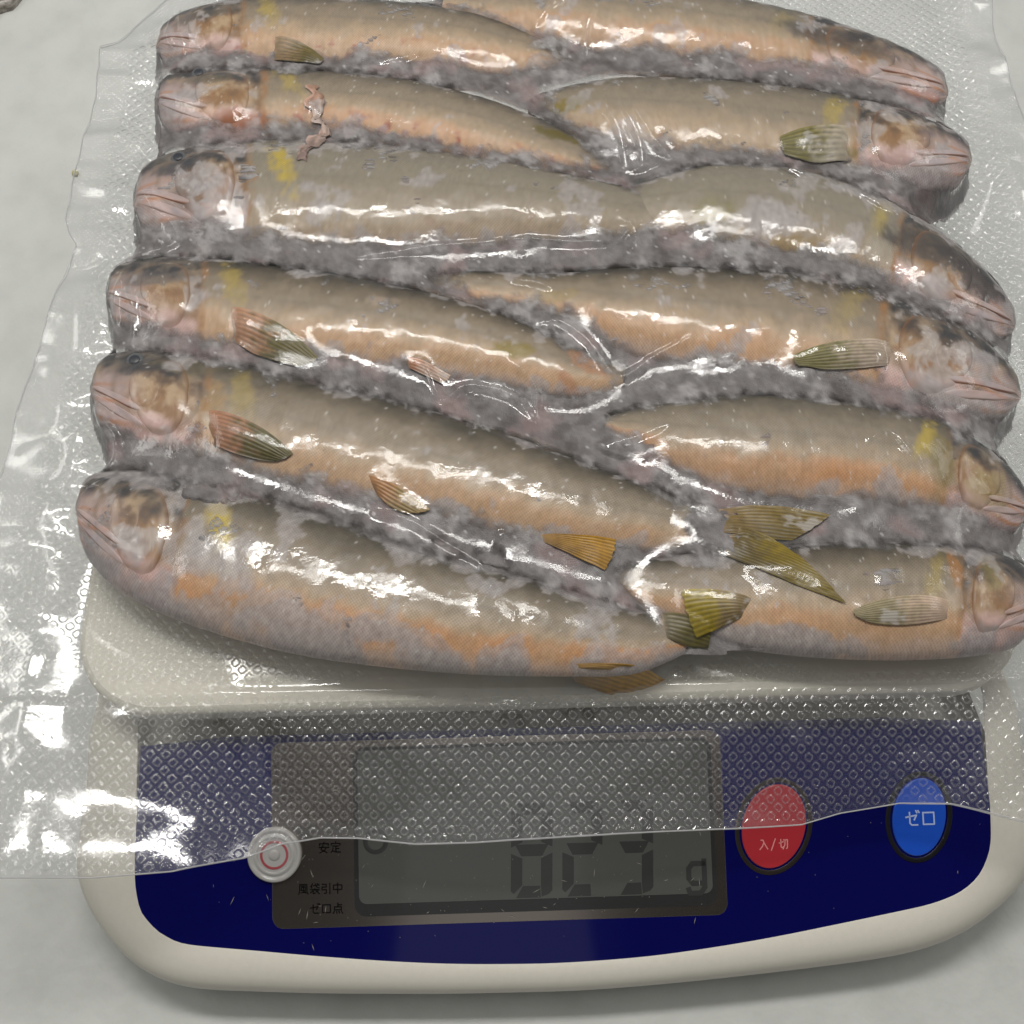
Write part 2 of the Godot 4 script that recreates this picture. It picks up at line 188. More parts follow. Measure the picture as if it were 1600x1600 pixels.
func _ready() -> void:
	# camera, light, exposure
	var cam := Camera3D.new()
	cam.name = "camera"
	cam.fov = 53.0
	cam.near = 0.02
	cam.far = 20.0
	add_child(cam)
	cam.position = Vector3(0, 354.9, 126.8) * MM
	cam.rotation_degrees = Vector3(-65, 0, 0)
	var env := Environment.new()
	env.background_mode = Environment.BG_COLOR
	env.background_color = Color(0.27, 0.27, 0.267).linear_to_srgb()
	env.tonemap_mode = Environment.TONE_MAPPER_LINEAR
	env.tonemap_exposure = 1.0
	env.sdfgi_enabled = true
	env.ssao_enabled = true
	env.ssil_enabled = true
	var we := WorldEnvironment.new()
	we.name = "world_environment"
	we.environment = env
	add_child(we)
	ceiling_light("fluorescent ceiling light nearest the scale, outside the picture", Vector3(-0.05, 0.97, -0.30), Vector2(0.56, 0.11), 9.6, Color(1.0, 0.99, 0.972))
	ceiling_light("unseen ceiling light added far to the left for glints on the film", Vector3(-1.05, 1.35, -0.35), Vector2(0.30, 1.1), 1.3, Color(1.0, 0.99, 0.972))  # added lamp: extra glints on the left flap and embossing
	ceiling_light("unseen ceiling light added far to the right for glints on the film", Vector3(1.1, 1.4, -0.45), Vector2(0.30, 1.1), 1.1, Color(1.0, 0.99, 0.972))  # another added lamp, for more glints on the embossing
	setup_noise()
	setup_materials()
	# the setting, and unseen blocks added for dark reflections
	table()
	added_dark_blocks()
	# the scale
	kitchen_scale()
	# the contents of the bag, then the bag
	fish_top.resize(RW * RH)
	fish_top.fill(60.0)
	for d in FISH:
		frozen_fish(d)
	frost()
	fin_base = blurred(pack_top, 2)
	for d in FINS:
		fin(d)
	vacuum_bag()
	small_things()


# ---------------------------------------------------------------- helpers
func ceiling_light(label: String, at: Vector3, size: Vector2, glow: float, c: Color) -> void:
	var t := thing("ceiling_light", label, "ceiling light", at)
	var m := mat(c, 0.5)
	m.emission_enabled = true
	m.emission = c
	m.emission_energy_multiplier = 1.0
	var d := BoxMesh.new()
	d.size = Vector3(size.x, 0.012, size.y)
	part("diffuser", d, m, t).position = Vector3(0, 0.0, 0)
	var h := BoxMesh.new()
	h.size = Vector3(size.x + 0.04, 0.05, size.y + 0.04)
	part("housing", h, mat(Color(0.8, 0.8, 0.8), 0.4), t).position = Vector3(0, 0.034, 0)
	var l := AreaLight3D.new()
	l.name = "light"
	l.area_size = size
	l.light_color = c
	l.area_normalize_energy = false
	l.light_energy = glow
	l.area_range = 8.0
	l.shadow_enabled = true
	l.rotation_degrees = Vector3(-90, 0, 0)
	l.position = Vector3(0, -0.012, 0)
	t.add_child(l)


func thing(called: String, label: String, category: String, at := Vector3.ZERO, group := "") -> Node3D:
	var o := Node3D.new()
	o.name = called
	add_child(o, true)
	o.position = at
	tag(o, label, category, group)
	return o


func tag(o: Node, label: String, category: String, group := "") -> void:
	o.set_meta("label", label)
	o.set_meta("category", category)
	if group != "":
		o.set_meta("group", group)


func part(called: String, mesh: Mesh, m: Material, parent: Node) -> MeshInstance3D:
	var o := MeshInstance3D.new()
	o.name = called
	o.mesh = mesh
	o.material_override = m
	parent.add_child(o, true)
	return o


func mat(c: Color, rough: float, spec := 0.5) -> StandardMaterial3D:   # c is a linear, real-world base colour
	var m := StandardMaterial3D.new()
	m.albedo_color = c.linear_to_srgb()
	m.roughness = rough
	m.metallic_specular = spec
	return m


# a grid of nu x nv points; wrap_v closes it round; flip turns the faces
func grid(P: PackedVector3Array, nu: int, nv: int, UV := PackedVector2Array(), C := PackedColorArray(), wrap_v := false, flip := false, keep := PackedByteArray(), drop := PackedByteArray()) -> ArrayMesh:
	var I := PackedInt32Array()
	var N := PackedVector3Array()
	N.resize(P.size())
	var last := nv if wrap_v else nv - 1
	for i in nu - 1:
		for j in last:
			var j2 := (j + 1) % nv
			var a := i * nv + j
			var b := (i + 1) * nv + j
			var c := (i + 1) * nv + j2
			var d := i * nv + j2
			if keep.size() and (keep[a] == 0 or keep[b] == 0 or keep[c] == 0 or keep[d] == 0):
				continue
			if drop.size() and drop[a] == 1 and drop[b] == 1 and drop[c] == 1 and drop[d] == 1:
				continue
			var n := (P[c] - P[a]).cross(P[d] - P[b])
			if flip:
				n = -n
				I.append_array([a, d, c, a, c, b])
			else:
				I.append_array([a, b, c, a, c, d])
			n = -n
			N[a] += n
			N[b] += n
			N[c] += n
			N[d] += n
	for k in N.size():
		N[k] = N[k].normalized() if N[k].length_squared() > 0.0 else Vector3.UP
	return mesh_of(P, N, I, UV, C)


func mesh_of(P: PackedVector3Array, N: PackedVector3Array, I: PackedInt32Array, UV := PackedVector2Array(), C := PackedColorArray()) -> ArrayMesh:
	var arr := []
	arr.resize(Mesh.ARRAY_MAX)
	arr[Mesh.ARRAY_VERTEX] = P
	arr[Mesh.ARRAY_NORMAL] = N
	arr[Mesh.ARRAY_INDEX] = I
	if UV.size():
		arr[Mesh.ARRAY_TEX_UV] = UV
	if C.size():
		arr[Mesh.ARRAY_COLOR] = C
	var m := ArrayMesh.new()
	m.add_surface_from_arrays(Mesh.PRIMITIVE_TRIANGLES, arr)
	return m


func pairs(l: Array) -> PackedVector2Array:
	var p := PackedVector2Array()
	for i in range(0, l.size(), 2):
		p.append(Vector2(l[i], l[i + 1]))
	return p


# y of a polyline at x, its points sorted by x or by z
func along(p: PackedVector2Array, t: float, by_z := false) -> float:
	for i in p.size() - 1:
		var a := p[i].y if by_z else p[i].x
		var b := p[i + 1].y if by_z else p[i + 1].x
		if t <= b or i == p.size() - 2:
			var k := clampf((t - a) / (b - a), -0.5, 1.5)
			return lerpf(p[i].x, p[i + 1].x, k) if by_z else lerpf(p[i].y, p[i + 1].y, k)
	return 0.0


func smooth_along(p: PackedVector2Array, t: float) -> float:
	var n := p.size()
	for i in n - 1:
		if t <= p[i + 1].x or i == n - 2:
			var k := clampf((t - p[i].x) / (p[i + 1].x - p[i].x), 0.0, 1.0)
			return cubic_interpolate(p[i].y, p[i + 1].y, p[maxi(i - 1, 0)].y, p[mini(i + 2, n - 1)].y, k)
	return 0.0


func resample(p: PackedVector2Array, step: float, closed := false) -> PackedVector2Array:
	var out := PackedVector2Array()
	var n := p.size()
	var segs := n if closed else n - 1
	for i in segs:
		var a := p[i]
		var b := p[(i + 1) % n]
		var pre := p[(i - 1 + n) % n] if closed or i > 0 else a
		var post := p[(i + 2) % n] if closed or i < n - 2 else b
		var k := maxi(1, int(round(a.distance_to(b) / step)))
		for j in k:
			out.append(a.cubic_interpolate(b, pre, post, float(j) / k))
	if not closed:
		out.append(p[n - 1])
	return out


func smoother(p: PackedVector2Array, times: int) -> PackedVector2Array:
	var q := p.duplicate()
	var n := q.size()
	for t in times:
		var r := q.duplicate()
		for i in n:
			r[i] = q[i] * 0.5 + (q[(i - 1 + n) % n] + q[(i + 1) % n]) * 0.25
		q = r
	return q


func grow(p: PackedVector2Array, by: float) -> PackedVector2Array:   # a closed outline moved outwards
	var n := p.size()
	var area := 0.0
	for i in n:
		area += p[i].cross(p[(i + 1) % n])
	var out := PackedVector2Array()
	for i in n:
		var t := (p[(i + 1) % n] - p[(i - 1 + n) % n]).normalized()
		out.append(p[i] + Vector2(t.y, -t.x) * by * signf(area))
	return out


func rounded(x0: float, z0: float, x1: float, z1: float, r: float, per := 8) -> PackedVector2Array:
	var out := PackedVector2Array()
	var cs := [Vector2(x1 - r, z0 + r), Vector2(x1 - r, z1 - r), Vector2(x0 + r, z1 - r), Vector2(x0 + r, z0 + r)]
	for k in 4:
		for i in per + 1:
			var a := -PI / 2 + (k + float(i) / per) * PI / 2
			out.append(cs[k] + Vector2(cos(a), sin(a)) * r)
	return out


# rings of equal length, each a closed outline with heights, joined into a skin; the last ring is capped
func loft(rings: Array, cap_last := true, cap_first := false) -> ArrayMesh:
	var n: int = rings[0].size()
	var P := PackedVector3Array()
	for r in rings:
		for p in r:
			P.append(p * MM)
	var N := PackedVector3Array()
	N.resize(P.size())
	var I := PackedInt32Array()
	var flat := PackedVector2Array()
	for p in rings[0]:
		flat.append(Vector2(p.x, p.z))
	var turn := 0.0
	for i in n:
		turn += flat[i].cross(flat[(i + 1) % n])
	for k in rings.size() - 1:
		for i in n:
			var i2 := (i + 1) % n
			var q := [k * n + i, (k + 1) * n + i, (k + 1) * n + i2, k * n + i2]
			if turn < 0.0:
				q = [q[0], q[3], q[2], q[1]]
			I.append_array([q[0], q[1], q[2], q[0], q[2], q[3]])
			var f := (P[q[2]] - P[q[0]]).cross(P[q[1]] - P[q[3]])
			for v in q:
				N[v] += f
	for k in N.size():
		N[k] = N[k].normalized() if N[k].length_squared() > 0.0 else Vector3.UP
	for cap in [[cap_last, rings.size() - 1, true], [cap_first, 0, false]]:
		if cap[0]:
			var r: PackedVector3Array = rings[cap[1]]
			var first := P.size()
			var f2 := PackedVector2Array()
			for p in r:
				P.append(p * MM)
				N.append(Vector3.UP if cap[2] else Vector3.DOWN)
				f2.append(Vector2(p.x, p.z))
			var t := Geometry2D.triangulate_polygon(f2)
			for m in range(0, t.size(), 3):
				var o := f2[t[m]]
				var cw := (f2[t[m + 1]] - o).cross(f2[t[m + 2]] - o) > 0.0
				var order := [0, 1, 2] if cw == cap[2] else [0, 2, 1]
				for w in order:
					I.append(first + t[m + w])
	return mesh_of(P, N, I)


func ring(p: PackedVector2Array, y: float) -> PackedVector3Array:
	var r := PackedVector3Array()
	for q in p:
		r.append(Vector3(q.x, y, q.y))
	return r


# a flat outline with thickness: top at y1, its edge rounded by e
func slab(p: PackedVector2Array, y0: float, y1: float, e := 0.4) -> ArrayMesh:
	var inner := grow(p, -e)
	return loft([ring(p, y0), ring(p, y1 - e), ring(grow(p, -e * 0.3), y1 - e * 0.3), ring(inner, y1)], true, false)


# strokes: an array of polylines (in a box 0..1) drawn as thin raised ribbons
func strokes(lines: Array, at: Vector2, size: Vector2, wide: float, y: float) -> ArrayMesh:
	var st := SurfaceTool.new()
	st.begin(Mesh.PRIMITIVE_TRIANGLES)
	for l in lines:
		var p := pairs(l)
		for i in p.size() - 1:
			var a := at + p[i] * size
			var b := at + p[i + 1] * size
			var t := (b - a).normalized() * wide * 0.5
			var s := Vector2(-t.y, t.x)
			a -= t * 0.6
			b += t * 0.6
			var q := [a - s, b - s, b + s, a + s]
			var yy := y + 0.004 * i
			for k in [0, 1, 2, 0, 2, 3]:
				st.set_normal(Vector3.UP)
				st.add_vertex(Vector3(q[k].x, yy, q[k].y) * MM)
	return st.commit()


func setup_noise() -> void:
	var k := 11
	for n in [[n_coarse, 0.035, 3], [n_mid, 0.11, 3], [n_fine, 0.35, 3], [n_grain, 1.1, 2]]:
		n[0].seed = k
		n[0].frequency = n[1]
		n[0].fractal_octaves = n[2]
		n[0].noise_type = FastNoiseLite.TYPE_SIMPLEX_SMOOTH
		k += 7


func noise_tex(freq: float, octaves: int, sd: int, size := 512, as_normal := false, bump := 4.0, cellular := false) -> NoiseTexture2D:
	var n := FastNoiseLite.new()
	n.seed = sd
	n.frequency = freq
	n.fractal_octaves = octaves
	n.noise_type = FastNoiseLite.TYPE_CELLULAR if cellular else FastNoiseLite.TYPE_SIMPLEX_SMOOTH
	var t := NoiseTexture2D.new()
	t.width = size
	t.height = size
	t.seamless = true
	t.noise = n
	t.as_normal_map = as_normal
	t.bump_strength = bump
	return t


func ramp(t: NoiseTexture2D, stops: Array) -> NoiseTexture2D:
	var g := Gradient.new()
	g.offsets = PackedFloat32Array(stops.map(func(s): return s[0]))
	g.colors = PackedColorArray(stops.map(func(s): return s[1].linear_to_srgb()))
	t.color_ramp = g
	return t


func tri(m: StandardMaterial3D, per_m: float) -> StandardMaterial3D:
	m.uv1_triplanar = true
	m.uv1_world_triplanar = true
	m.uv1_scale = Vector3.ONE * per_m
	return m


# one tile of a film's embossing: a raised rounded square per cell, drawn as relief
func emboss_tile(round_: float, soft: float, inside: float) -> ImageTexture:
	var s := 128
	var im := Image.create(s, s, false, Image.FORMAT_L8)
	for y in s:
		for x in s:
			var p := Vector2(x + 0.5, y + 0.5) / s - Vector2(0.5, 0.5)
			var q := Vector2(absf(p.x), absf(p.y)) - Vector2(inside, inside) + Vector2(round_, round_)
			var d := Vector2(maxf(q.x, 0), maxf(q.y, 0)).length() + minf(maxf(q.x, q.y), 0.0) - round_
			var h := 1.0 - smoothstep(0.0, soft, d)
			im.set_pixel(x, y, Color(h, h, h))
	return ImageTexture.create_from_image(im)


func scale_tile() -> ImageTexture:   # fish scales: overlapping rows
	var s := 64
	var im := Image.create(s, s, false, Image.FORMAT_L8)
	for y in s:
		for x in s:
			var h := 0.0
			for k in [[0.0, 0.5], [0.5, 0.0], [0.5, 1.0], [1.0, 0.5]]:
				var d := Vector2(float(x) / s - k[0], (float(y) / s - k[1]))
				d.x = wrapf(d.x, -0.5, 0.5)
				h = maxf(h, 1.0 - d.length() * 1.7)
			im.set_pixel(x, y, Color(h, h, h))
	return ImageTexture.create_from_image(im)


func scale_tint() -> ImageTexture:   # each scale with a dusky rim
	var s := 64
	var im := Image.create(s, s, false, Image.FORMAT_RGB8)
	for y in s:
		for x in s:
			var h := 0.0
			for k in [[0.0, 0.5], [0.5, 0.0], [0.5, 1.0], [1.0, 0.5]]:
				var d := Vector2(wrapf(float(x) / s - k[0], -0.5, 0.5), float(y) / s - k[1])
				h = maxf(h, 1.0 - d.length() * 1.7)
			var g := lerpf(0.88, 1.0, smoothstep(0.15, 0.6, h))
			im.set_pixel(x, y, Color(g, g, g))
	return ImageTexture.create_from_image(im)


func setup_materials() -> void:
	# table: pale grey laminate, faint mottling
	var tb := mat(Color.WHITE, 0.45, 0.35)
	tb.albedo_texture = ramp(noise_tex(0.01, 5, 3), [[0.0, Color(0.49, 0.50, 0.475)], [0.5, Color(0.54, 0.55, 0.525)], [1.0, Color(0.57, 0.575, 0.55)]])
	tb.heightmap_enabled = true
	tb.heightmap_texture = noise_tex(0.02, 5, 4)
	tb.heightmap_scale = 0.05
	M.table = tri(tb, 6.0)
	var off := mat(Color.WHITE, 0.42, 0.4)
	off.albedo_texture = ramp(noise_tex(0.03, 4, 5), [[0.0, Color(0.60, 0.575, 0.50)], [1.0, Color(0.64, 0.61, 0.535)]])
	off.heightmap_enabled = true
	off.heightmap_texture = noise_tex(0.35, 2, 6)
	off.heightmap_scale = 0.004
	M.shell = tri(off, 22.0)
	M.platform = tri(mat(Color(0.62, 0.595, 0.51), 0.5, 0.4), 10.0)
	M.dark_base = mat(Color(0.62, 0.595, 0.51), 0.5, 0.35)
	M.blue = mat(Color(0.0028, 0.0032, 0.078), 0.06, 0.5)
	var lab := mat(Color(0.42, 0.37, 0.33), 0.14, 0.5)
	lab.metallic = 0.95
	M.label = lab
	M.black_print = mat(Color(0.005, 0.005, 0.005), 0.5, 0.2)
	M.window = mat(Color(0.085, 0.087, 0.081), 0.06, 0.5)
	M.bezel = mat(Color(0.03, 0.031, 0.031), 0.12, 0.5)
	M.segment = mat(Color(0.044, 0.045, 0.043), 0.08, 0.5)
	M.red = mat(Color(0.42, 0.025, 0.035), 0.3, 0.5)
	M.button_blue = mat(Color(0.008, 0.075, 0.50), 0.3, 0.5)
	M.red_print = mat(Color(0.75, 0.28, 0.27), 0.4, 0.3)
	M.blue_print = mat(Color(0.42, 0.50, 0.75), 0.4, 0.3)
	M.ring_brown = mat(Color(0.018, 0.013, 0.011), 0.35, 0.5)
	M.ring_black = mat(Color(0.005, 0.005, 0.007), 0.35, 0.5)
	M.level_shell = mat(Color(0.42, 0.41, 0.39), 0.2, 0.5)
	M.level_red = mat(Color(0.35, 0.03, 0.045), 0.4, 0.3)
	M.foot = mat(Color(0.05, 0.05, 0.05), 0.8, 0.3)
	M.dark_blocker = tri(mat(Color(0.035, 0.032, 0.03), 0.5, 0.3), 3.0)  # for the unseen blocks added to darken reflections
	# fish skin: colours come with the vertices; scales are relief
	var sk := mat(Color.WHITE, 0.42, 0.45)
	sk.vertex_color_use_as_albedo = true
	sk.heightmap_enabled = true
	sk.heightmap_texture = scale_tile()
	sk.heightmap_scale = 0.005
	sk.albedo_texture = scale_tint()
	M.skin = sk
	var fn := mat(Color.WHITE, 0.4, 0.45)
	fn.vertex_color_use_as_albedo = true
	fn.cull_mode = BaseMaterial3D.CULL_DISABLED
	M.fin = fn
	var fr := mat(Color.WHITE, 0.5, 0.5)
	fr.vertex_color_use_as_albedo = true
	fr.transparency = BaseMaterial3D.TRANSPARENCY_ALPHA
	fr.heightmap_enabled = true
	fr.heightmap_texture = noise_tex(0.12, 4, 21)
	fr.heightmap_scale = 0.02
	M.frost = tri(fr, 28.0)
	M.eye_white = mat(Color(0.10, 0.105, 0.11), 0.35, 0.4)
	M.pupil = mat(Color(0.035, 0.038, 0.045), 0.35, 0.4)
	# bag films
	var f := StandardMaterial3D.new()
	f.transparency = BaseMaterial3D.TRANSPARENCY_ALPHA
	f.albedo_color = Color(0.9, 0.9, 0.9, 0.010)
	f.roughness = 0.17
	f.roughness_texture = ramp(noise_tex(0.012, 4, 31), [[0.0, Color(0.10, 0.10, 0.10)], [0.45, Color(0.22, 0.22, 0.22)], [0.62, Color(0.9, 0.9, 0.9)], [1.0, Color(1, 1, 1)]])
	f.uv1_scale = Vector3(0.045, 0.045, 1)
	f.heightmap_enabled = true
	f.heightmap_texture = noise_tex(0.05, 4, 33)
	f.heightmap_scale = 0.004
	f.metallic_specular = 0.6
	f.cull_mode = BaseMaterial3D.CULL_DISABLED
	M.film = f
	var cl: StandardMaterial3D = f.duplicate()
	cl.metallic_specular = 0.33
	cl.roughness = 0.16
	cl.albedo_color = Color(0.9, 0.9, 0.9, 0.004)
	M.clinging = cl
	var g: StandardMaterial3D = f.duplicate()
	g.roughness_texture = null
	g.uv1_scale = Vector3.ONE
	g.roughness = 0.10
	g.albedo_color = Color(0.9, 0.9, 0.9, 0.02)
	g.heightmap_enabled = true
	g.heightmap_texture = emboss_tile(0.10, 0.22, 0.22)
	g.heightmap_scale = 0.024
	M.embossed = g
	var rm: StandardMaterial3D = f.duplicate()
	rm.roughness_texture = null
	rm.roughness = 0.1
	rm.heightmap_enabled = false
	rm.albedo_color = Color(0.9, 0.9, 0.9, 0.03)
	M.rim = rm
	var ce := mat(Color(0.55, 0.55, 0.55), 0.25, 0.5)
	ce.transparency = BaseMaterial3D.TRANSPARENCY_ALPHA
	ce.albedo_color.a = 0.45
	ce.roughness = 0.3
	M.cut_edge = ce
	var h: StandardMaterial3D = g.duplicate()
	h.heightmap_scale = 0.009
	h.uv1_scale = Vector3(2.4, 2.4, 1)
	M.side_seal = h


# ---------------------------------------------------------------- setting and added dark blocks
func table() -> void:
	var b := BoxMesh.new()
	b.size = Vector3(2.2, 0.03, 1.6)
	var o := part("table_top", b, M.table, self)
	o.position = Vector3(0, -0.015, -0.2)
	o.set_meta("kind", "structure")


func added_dark_blocks() -> void:  # unseen blocks added to darken the panel's reflections and dim the near side
	for s in [[-0.67, 1.0, "unseen dark block on the left, added to darken reflections in the panel"], [0.67, 1.0, "unseen dark block on the right, added to darken reflections in the panel"]]:
		var t := thing("added_dark_block", s[2], "dark_blocker", Vector3(s[0], 0.40, 0.80))
		var b := BoxMesh.new()
		b.size = Vector3(s[1], 1.1, 0.3)
		part("block_core", b, M.dark_blocker, t).position = Vector3(0, 0.55, 0.15)
		for k in 2:
			var d := BoxMesh.new()
			d.size = Vector3(s[1] * 0.5 - 0.006, 1.09, 0.018)
			part("block_front", d, M.dark_blocker, t).position = Vector3((k - 0.5) * s[1] * 0.5, 0.55, -0.009)


# ---------------------------------------------------------------- the scale
const SLOPE := 20.0
const GLYPHS := {
	"入": [[.2, .1, .45, .1, .55, .35, .95, .93], [.52, .35, .36, .65, .05, .96]],
	"/": [[.72, .0, .22, 1.05]],
	"切": [[.0, .42, .48, .3], [.2, .08, .2, .74, .3, .84, .46, .76], [.5, .13, .96, .13, .92, .84, .8, .93], [.7, .13, .64, .58, .42, .96]],
	"ゼ": [[.04, .42, .8, .3, .62, .6], [.32, .1, .32, .8, .44, .92, .86, .92], [.76, .0, .84, .15], [.91, .0, 1.0, .14]],
	"ロ": [[.12, .15, .88, .15, .88, .9, .12, .9, .12, .13]],
	"点": [[.5, .0, .5, .38], [.5, .18, .9, .18], [.16, .38, .84, .38, .84, .66, .16, .66, .16, .38], [.14, .8, .03, 1.0], [.36, .8, .4, .98], [.6, .8, .66, .98], [.84, .8, .97, 1.0]],
	"安": [[.5, .0, .5, .14], [.08, .32, .08, .16, .92, .16, .92, .32], [.42, .28, .22, .7, .8, 1.0], [.72, .5, .55, .8, .1, 1.0], [.02, .5, .98, .5]],
	"定": [[.5, .0, .5, .14], [.08, .32, .08, .16, .92, .16, .92, .32], [.22, .4, .78, .4], [.52, .4, .52, .92], [.52, .64, .82, .64], [.26, .56, .22, .8, .05, 1.0], [.2, .82, .45, .96, .98, .98]],
	"風": [[.15, .05, .13, .7, .03, 1.0], [.15, .05, .84, .05, .86, .8, .98, 1.0], [.28, .2, .72, .2], [.3, .35, .7, .35, .7, .62, .3, .62, .3, .35], [.5, .2, .5, .82], [.25, .86, .72, .8], [.65, .72, .76, .9]],
	"袋": [[.3, .0, .08, .3], [.2, .18, .2, .45], [.35, .2, .95, .14], [.55, .0, .7, .35, .95, .42], [.75, .0, .85, .08], [.5, .45, .5, .55], [.05, .58, .95, .58], [.5, .58, .05, .88], [.35, .72, .35, .98, .55, .9], [.55, .6, .95, 1.0], [.85, .65, .65, .78]],
	"引": [[.08, .1, .5, .1, .5, .36, .1, .36, .08, .62, .52, .62, .48, .95, .3, .97], [.86, .0, .86, 1.0]],
	"中": [[.08, .2, .92, .2, .92, .63, .08, .63, .08, .2], [.5, .0, .5, 1.0]],
}


func writing(text: String, at: Vector2, cell: Vector2, wide: float, m: Material, parent: Node, y := 0.1) -> void:
	var st := SurfaceTool.new()
	st.begin(Mesh.PRIMITIVE_TRIANGLES)
	var i := 0
	for ch in text:
		st.append_from(strokes(GLYPHS[ch], at + Vector2(cell.x * i + cell.x * 0.05, 0), Vector2(cell.x * 0.88, cell.y), wide, y), 0, Transform3D.IDENTITY)
		i += 1
	part("lettering", st.commit(), m, parent)


func slope_y(z: float, knee: float) -> float:
	return minf(-z * tan(deg_to_rad(SLOPE)), knee)


func kitchen_scale() -> void:
	var t := thing("kitchen_scale", "off-white digital kitchen scale with navy control panel under the bag of fish", "scale", Vector3(15.2, 22.2, 118.5) * MM)
	t.rotation_degrees.y = 1.7
	# panel frame: x across, z down the slope
	var face := Basis(Vector3.RIGHT, deg_to_rad(SLOPE))
	# shell: rings follow the panel's slope
	var pe := pairs(PANEL_EDGE)
	var n_front := pe.size()
	var front := resample(pe, 3.0)
	var inner := PackedVector2Array()
	for p in front:
		inner.append(Vector2(p.x, p.y * cos(deg_to_rad(SLOPE))))
	var oe := resample(pairs(HOUSING_EDGE), 3.0)
	# both outlines get the same number of points, by share of length
	var count := 120
	var ri := even(inner, count)
	var ro := even(oe, count)
	var back_in := [Vector2(131.0, -70.0), Vector2(128.0, -200.0), Vector2(110.0, -236.0), Vector2(-110.0, -236.0), Vector2(-124.0, -200.0), Vector2(-126.5, -70.0)]
	var back_out := [Vector2(140.0, -72.0), Vector2(136.0, -206.0), Vector2(114.0, -246.0), Vector2(-114.0, -246.0), Vector2(-130.0, -206.0), Vector2(-144.0, -72.0)]
	ri.append_array(even(PackedVector2Array(back_in), 40))
	ro.append_array(even(PackedVector2Array(back_out), 40))
	ro = smoother(ro, 6)
	var knee := 24.0
	var rings := []
	for k in [[0.0, 0.0], [0.04, 0.5], [0.35, 0.35], [0.62, -0.6], [0.82, -2.4], [0.94, -5.0], [1.0, -8.2], [0.985, -10.6], [0.955, -11.6]]:
		var r := PackedVector3Array()
		for i in ri.size():
			var p: Vector2 = ri[i].lerp(ro[i], k[0])
			var y0 := slope_y(ri[i].y, knee)
			var y1 := -9.0 + clampf((-ro[i].y - 10.0) * 0.22, 0.0, 14.0)
			var y: float = y0 + k[1]
			if k[1] < -0.5:
				y = lerpf(y0 - 0.6, y1, (-k[1] - 0.6) / 11.0)
			r.append(Vector3(p.x, y, p.y))
		rings.append(r)
	rings.reverse()
	part("housing", loft(rings, false), M.shell, t)
	# the lower shell, seen as a thin line below the seam
	var low := []
	for k in [[0.86, -18.6], [0.93, -17.0], [0.965, -14.0], [0.965, -9.4]]:
		var r := PackedVector3Array()
		for i in ri.size():
			var p: Vector2 = ri[i].lerp(ro[i], k[0])
			r.append(Vector3(p.x, k[1], p.y))
		low.append(r)
	part("lower_shell", loft(low, false, true), M.dark_base, t)
	for p in [Vector2(-100, -30), Vector2(100, -40), Vector2(-100, -200), Vector2(100, -200)]:
		var c := CylinderMesh.new()
		c.top_radius = 0.009
		c.bottom_radius = 0.008
		c.height = 0.0036
		part("foot", c, M.foot, t).position = Vector3(p.x, -20.4, p.y) * MM
	# panel
	var panel := Node3D.new()
	panel.name = "control_panel"
	panel.basis = face
	t.add_child(panel)
	var pp := smoother(resample(pe, 3.0), 0)
	pp.append_array(PackedVector2Array([Vector2(129.0, -66.0), Vector2(100.0, -68.0), Vector2(-100.0, -68.0), Vector2(-125.0, -66.0)]))
	part("panel_face", slab(grow(pp, 0.25), -0.6, 0.12, 0.12), M.blue, panel)
	# metal label round the display
	part("metal_label", slab(rounded(-86.0, -66.0, 49.6, -11.6, 3.4), 0.0, 0.22, 0.05), M.label, panel)
	part("display_bezel", slab(rounded(-61.6, -64.0, 46.6, -14.4, 3.6), 0.1, 0.30, 0.05), M.bezel, panel)
	var win := part("display_window", slab(rounded(-60.2, -63.0, 45.4, -18.0, 2.4), 0.2, 0.36, 0.04), M.window, panel)
	# display segments: 8 2 3, then the unit
	for dgt in [[-14.6, 12.4, "abcdefg"], [0.8, 12.0, "abged"], [16.6, 11.4, "abgcd"]]:
		for s in dgt[2]:
			segment(s, Vector2(dgt[0], -32.2), dgt[1], 13.8, win)
	unit_letter(win)
	var o := TorusMesh.new()
	o.inner_radius = 0.0024
	o.outer_radius = 0.0038
	var om := part("stable_mark", o, M.segment, win)
	om.scale = Vector3(1, 0.06, 1)
	om.position = Vector3(-55.0, 0.4, -36.2) * MM
	writing("安定", Vector2(-72.2, -36.4), Vector2(3.5, 3.1), 0.36, M.black_print, panel, 0.27)
	writing("風袋引中", Vector2(-78.4, -24.4), Vector2(3.4, 3.0), 0.34, M.black_print, panel, 0.27)
	writing("ゼロ点", Vector2(-75.0, -18.6), Vector2(3.4, 3.0), 0.36, M.black_print, panel, 0.27)
	# buttons
	var rb := button("power_button", Vector2(64.6, -37.0), 9.4, 12.6, 0.34, M.red, M.ring_brown, panel)
	writing("入/切", Vector2(59.7, -33.4), Vector2(3.0, 3.2), 0.34, M.red_print, rb, 0.62)
	var zb := button("zero_button", Vector2(108.6, -38.4), 8.0, 11.6, 0.22, M.button_blue, M.ring_black, panel)
	writing("ゼロ", Vector2(104.0, -40.4), Vector2(4.9, 4.6), 0.46, M.blue_print, zb, 0.62)
	# spirit level
	spirit_level(panel)
	dust(panel)
	# weighing platform
	var plat := slab(rounded(-142.0, -262.0, 141.0, -67.4, 26.0, 12), 33.0, 39.6, 2.2)
	part("platform", plat, M.platform, t)
	part("platform_stem", slab(rounded(-60.0, -200.0, 60.0, -100.0, 8.0), 20.0, 33.0, 0.5), M.dark_base, t)


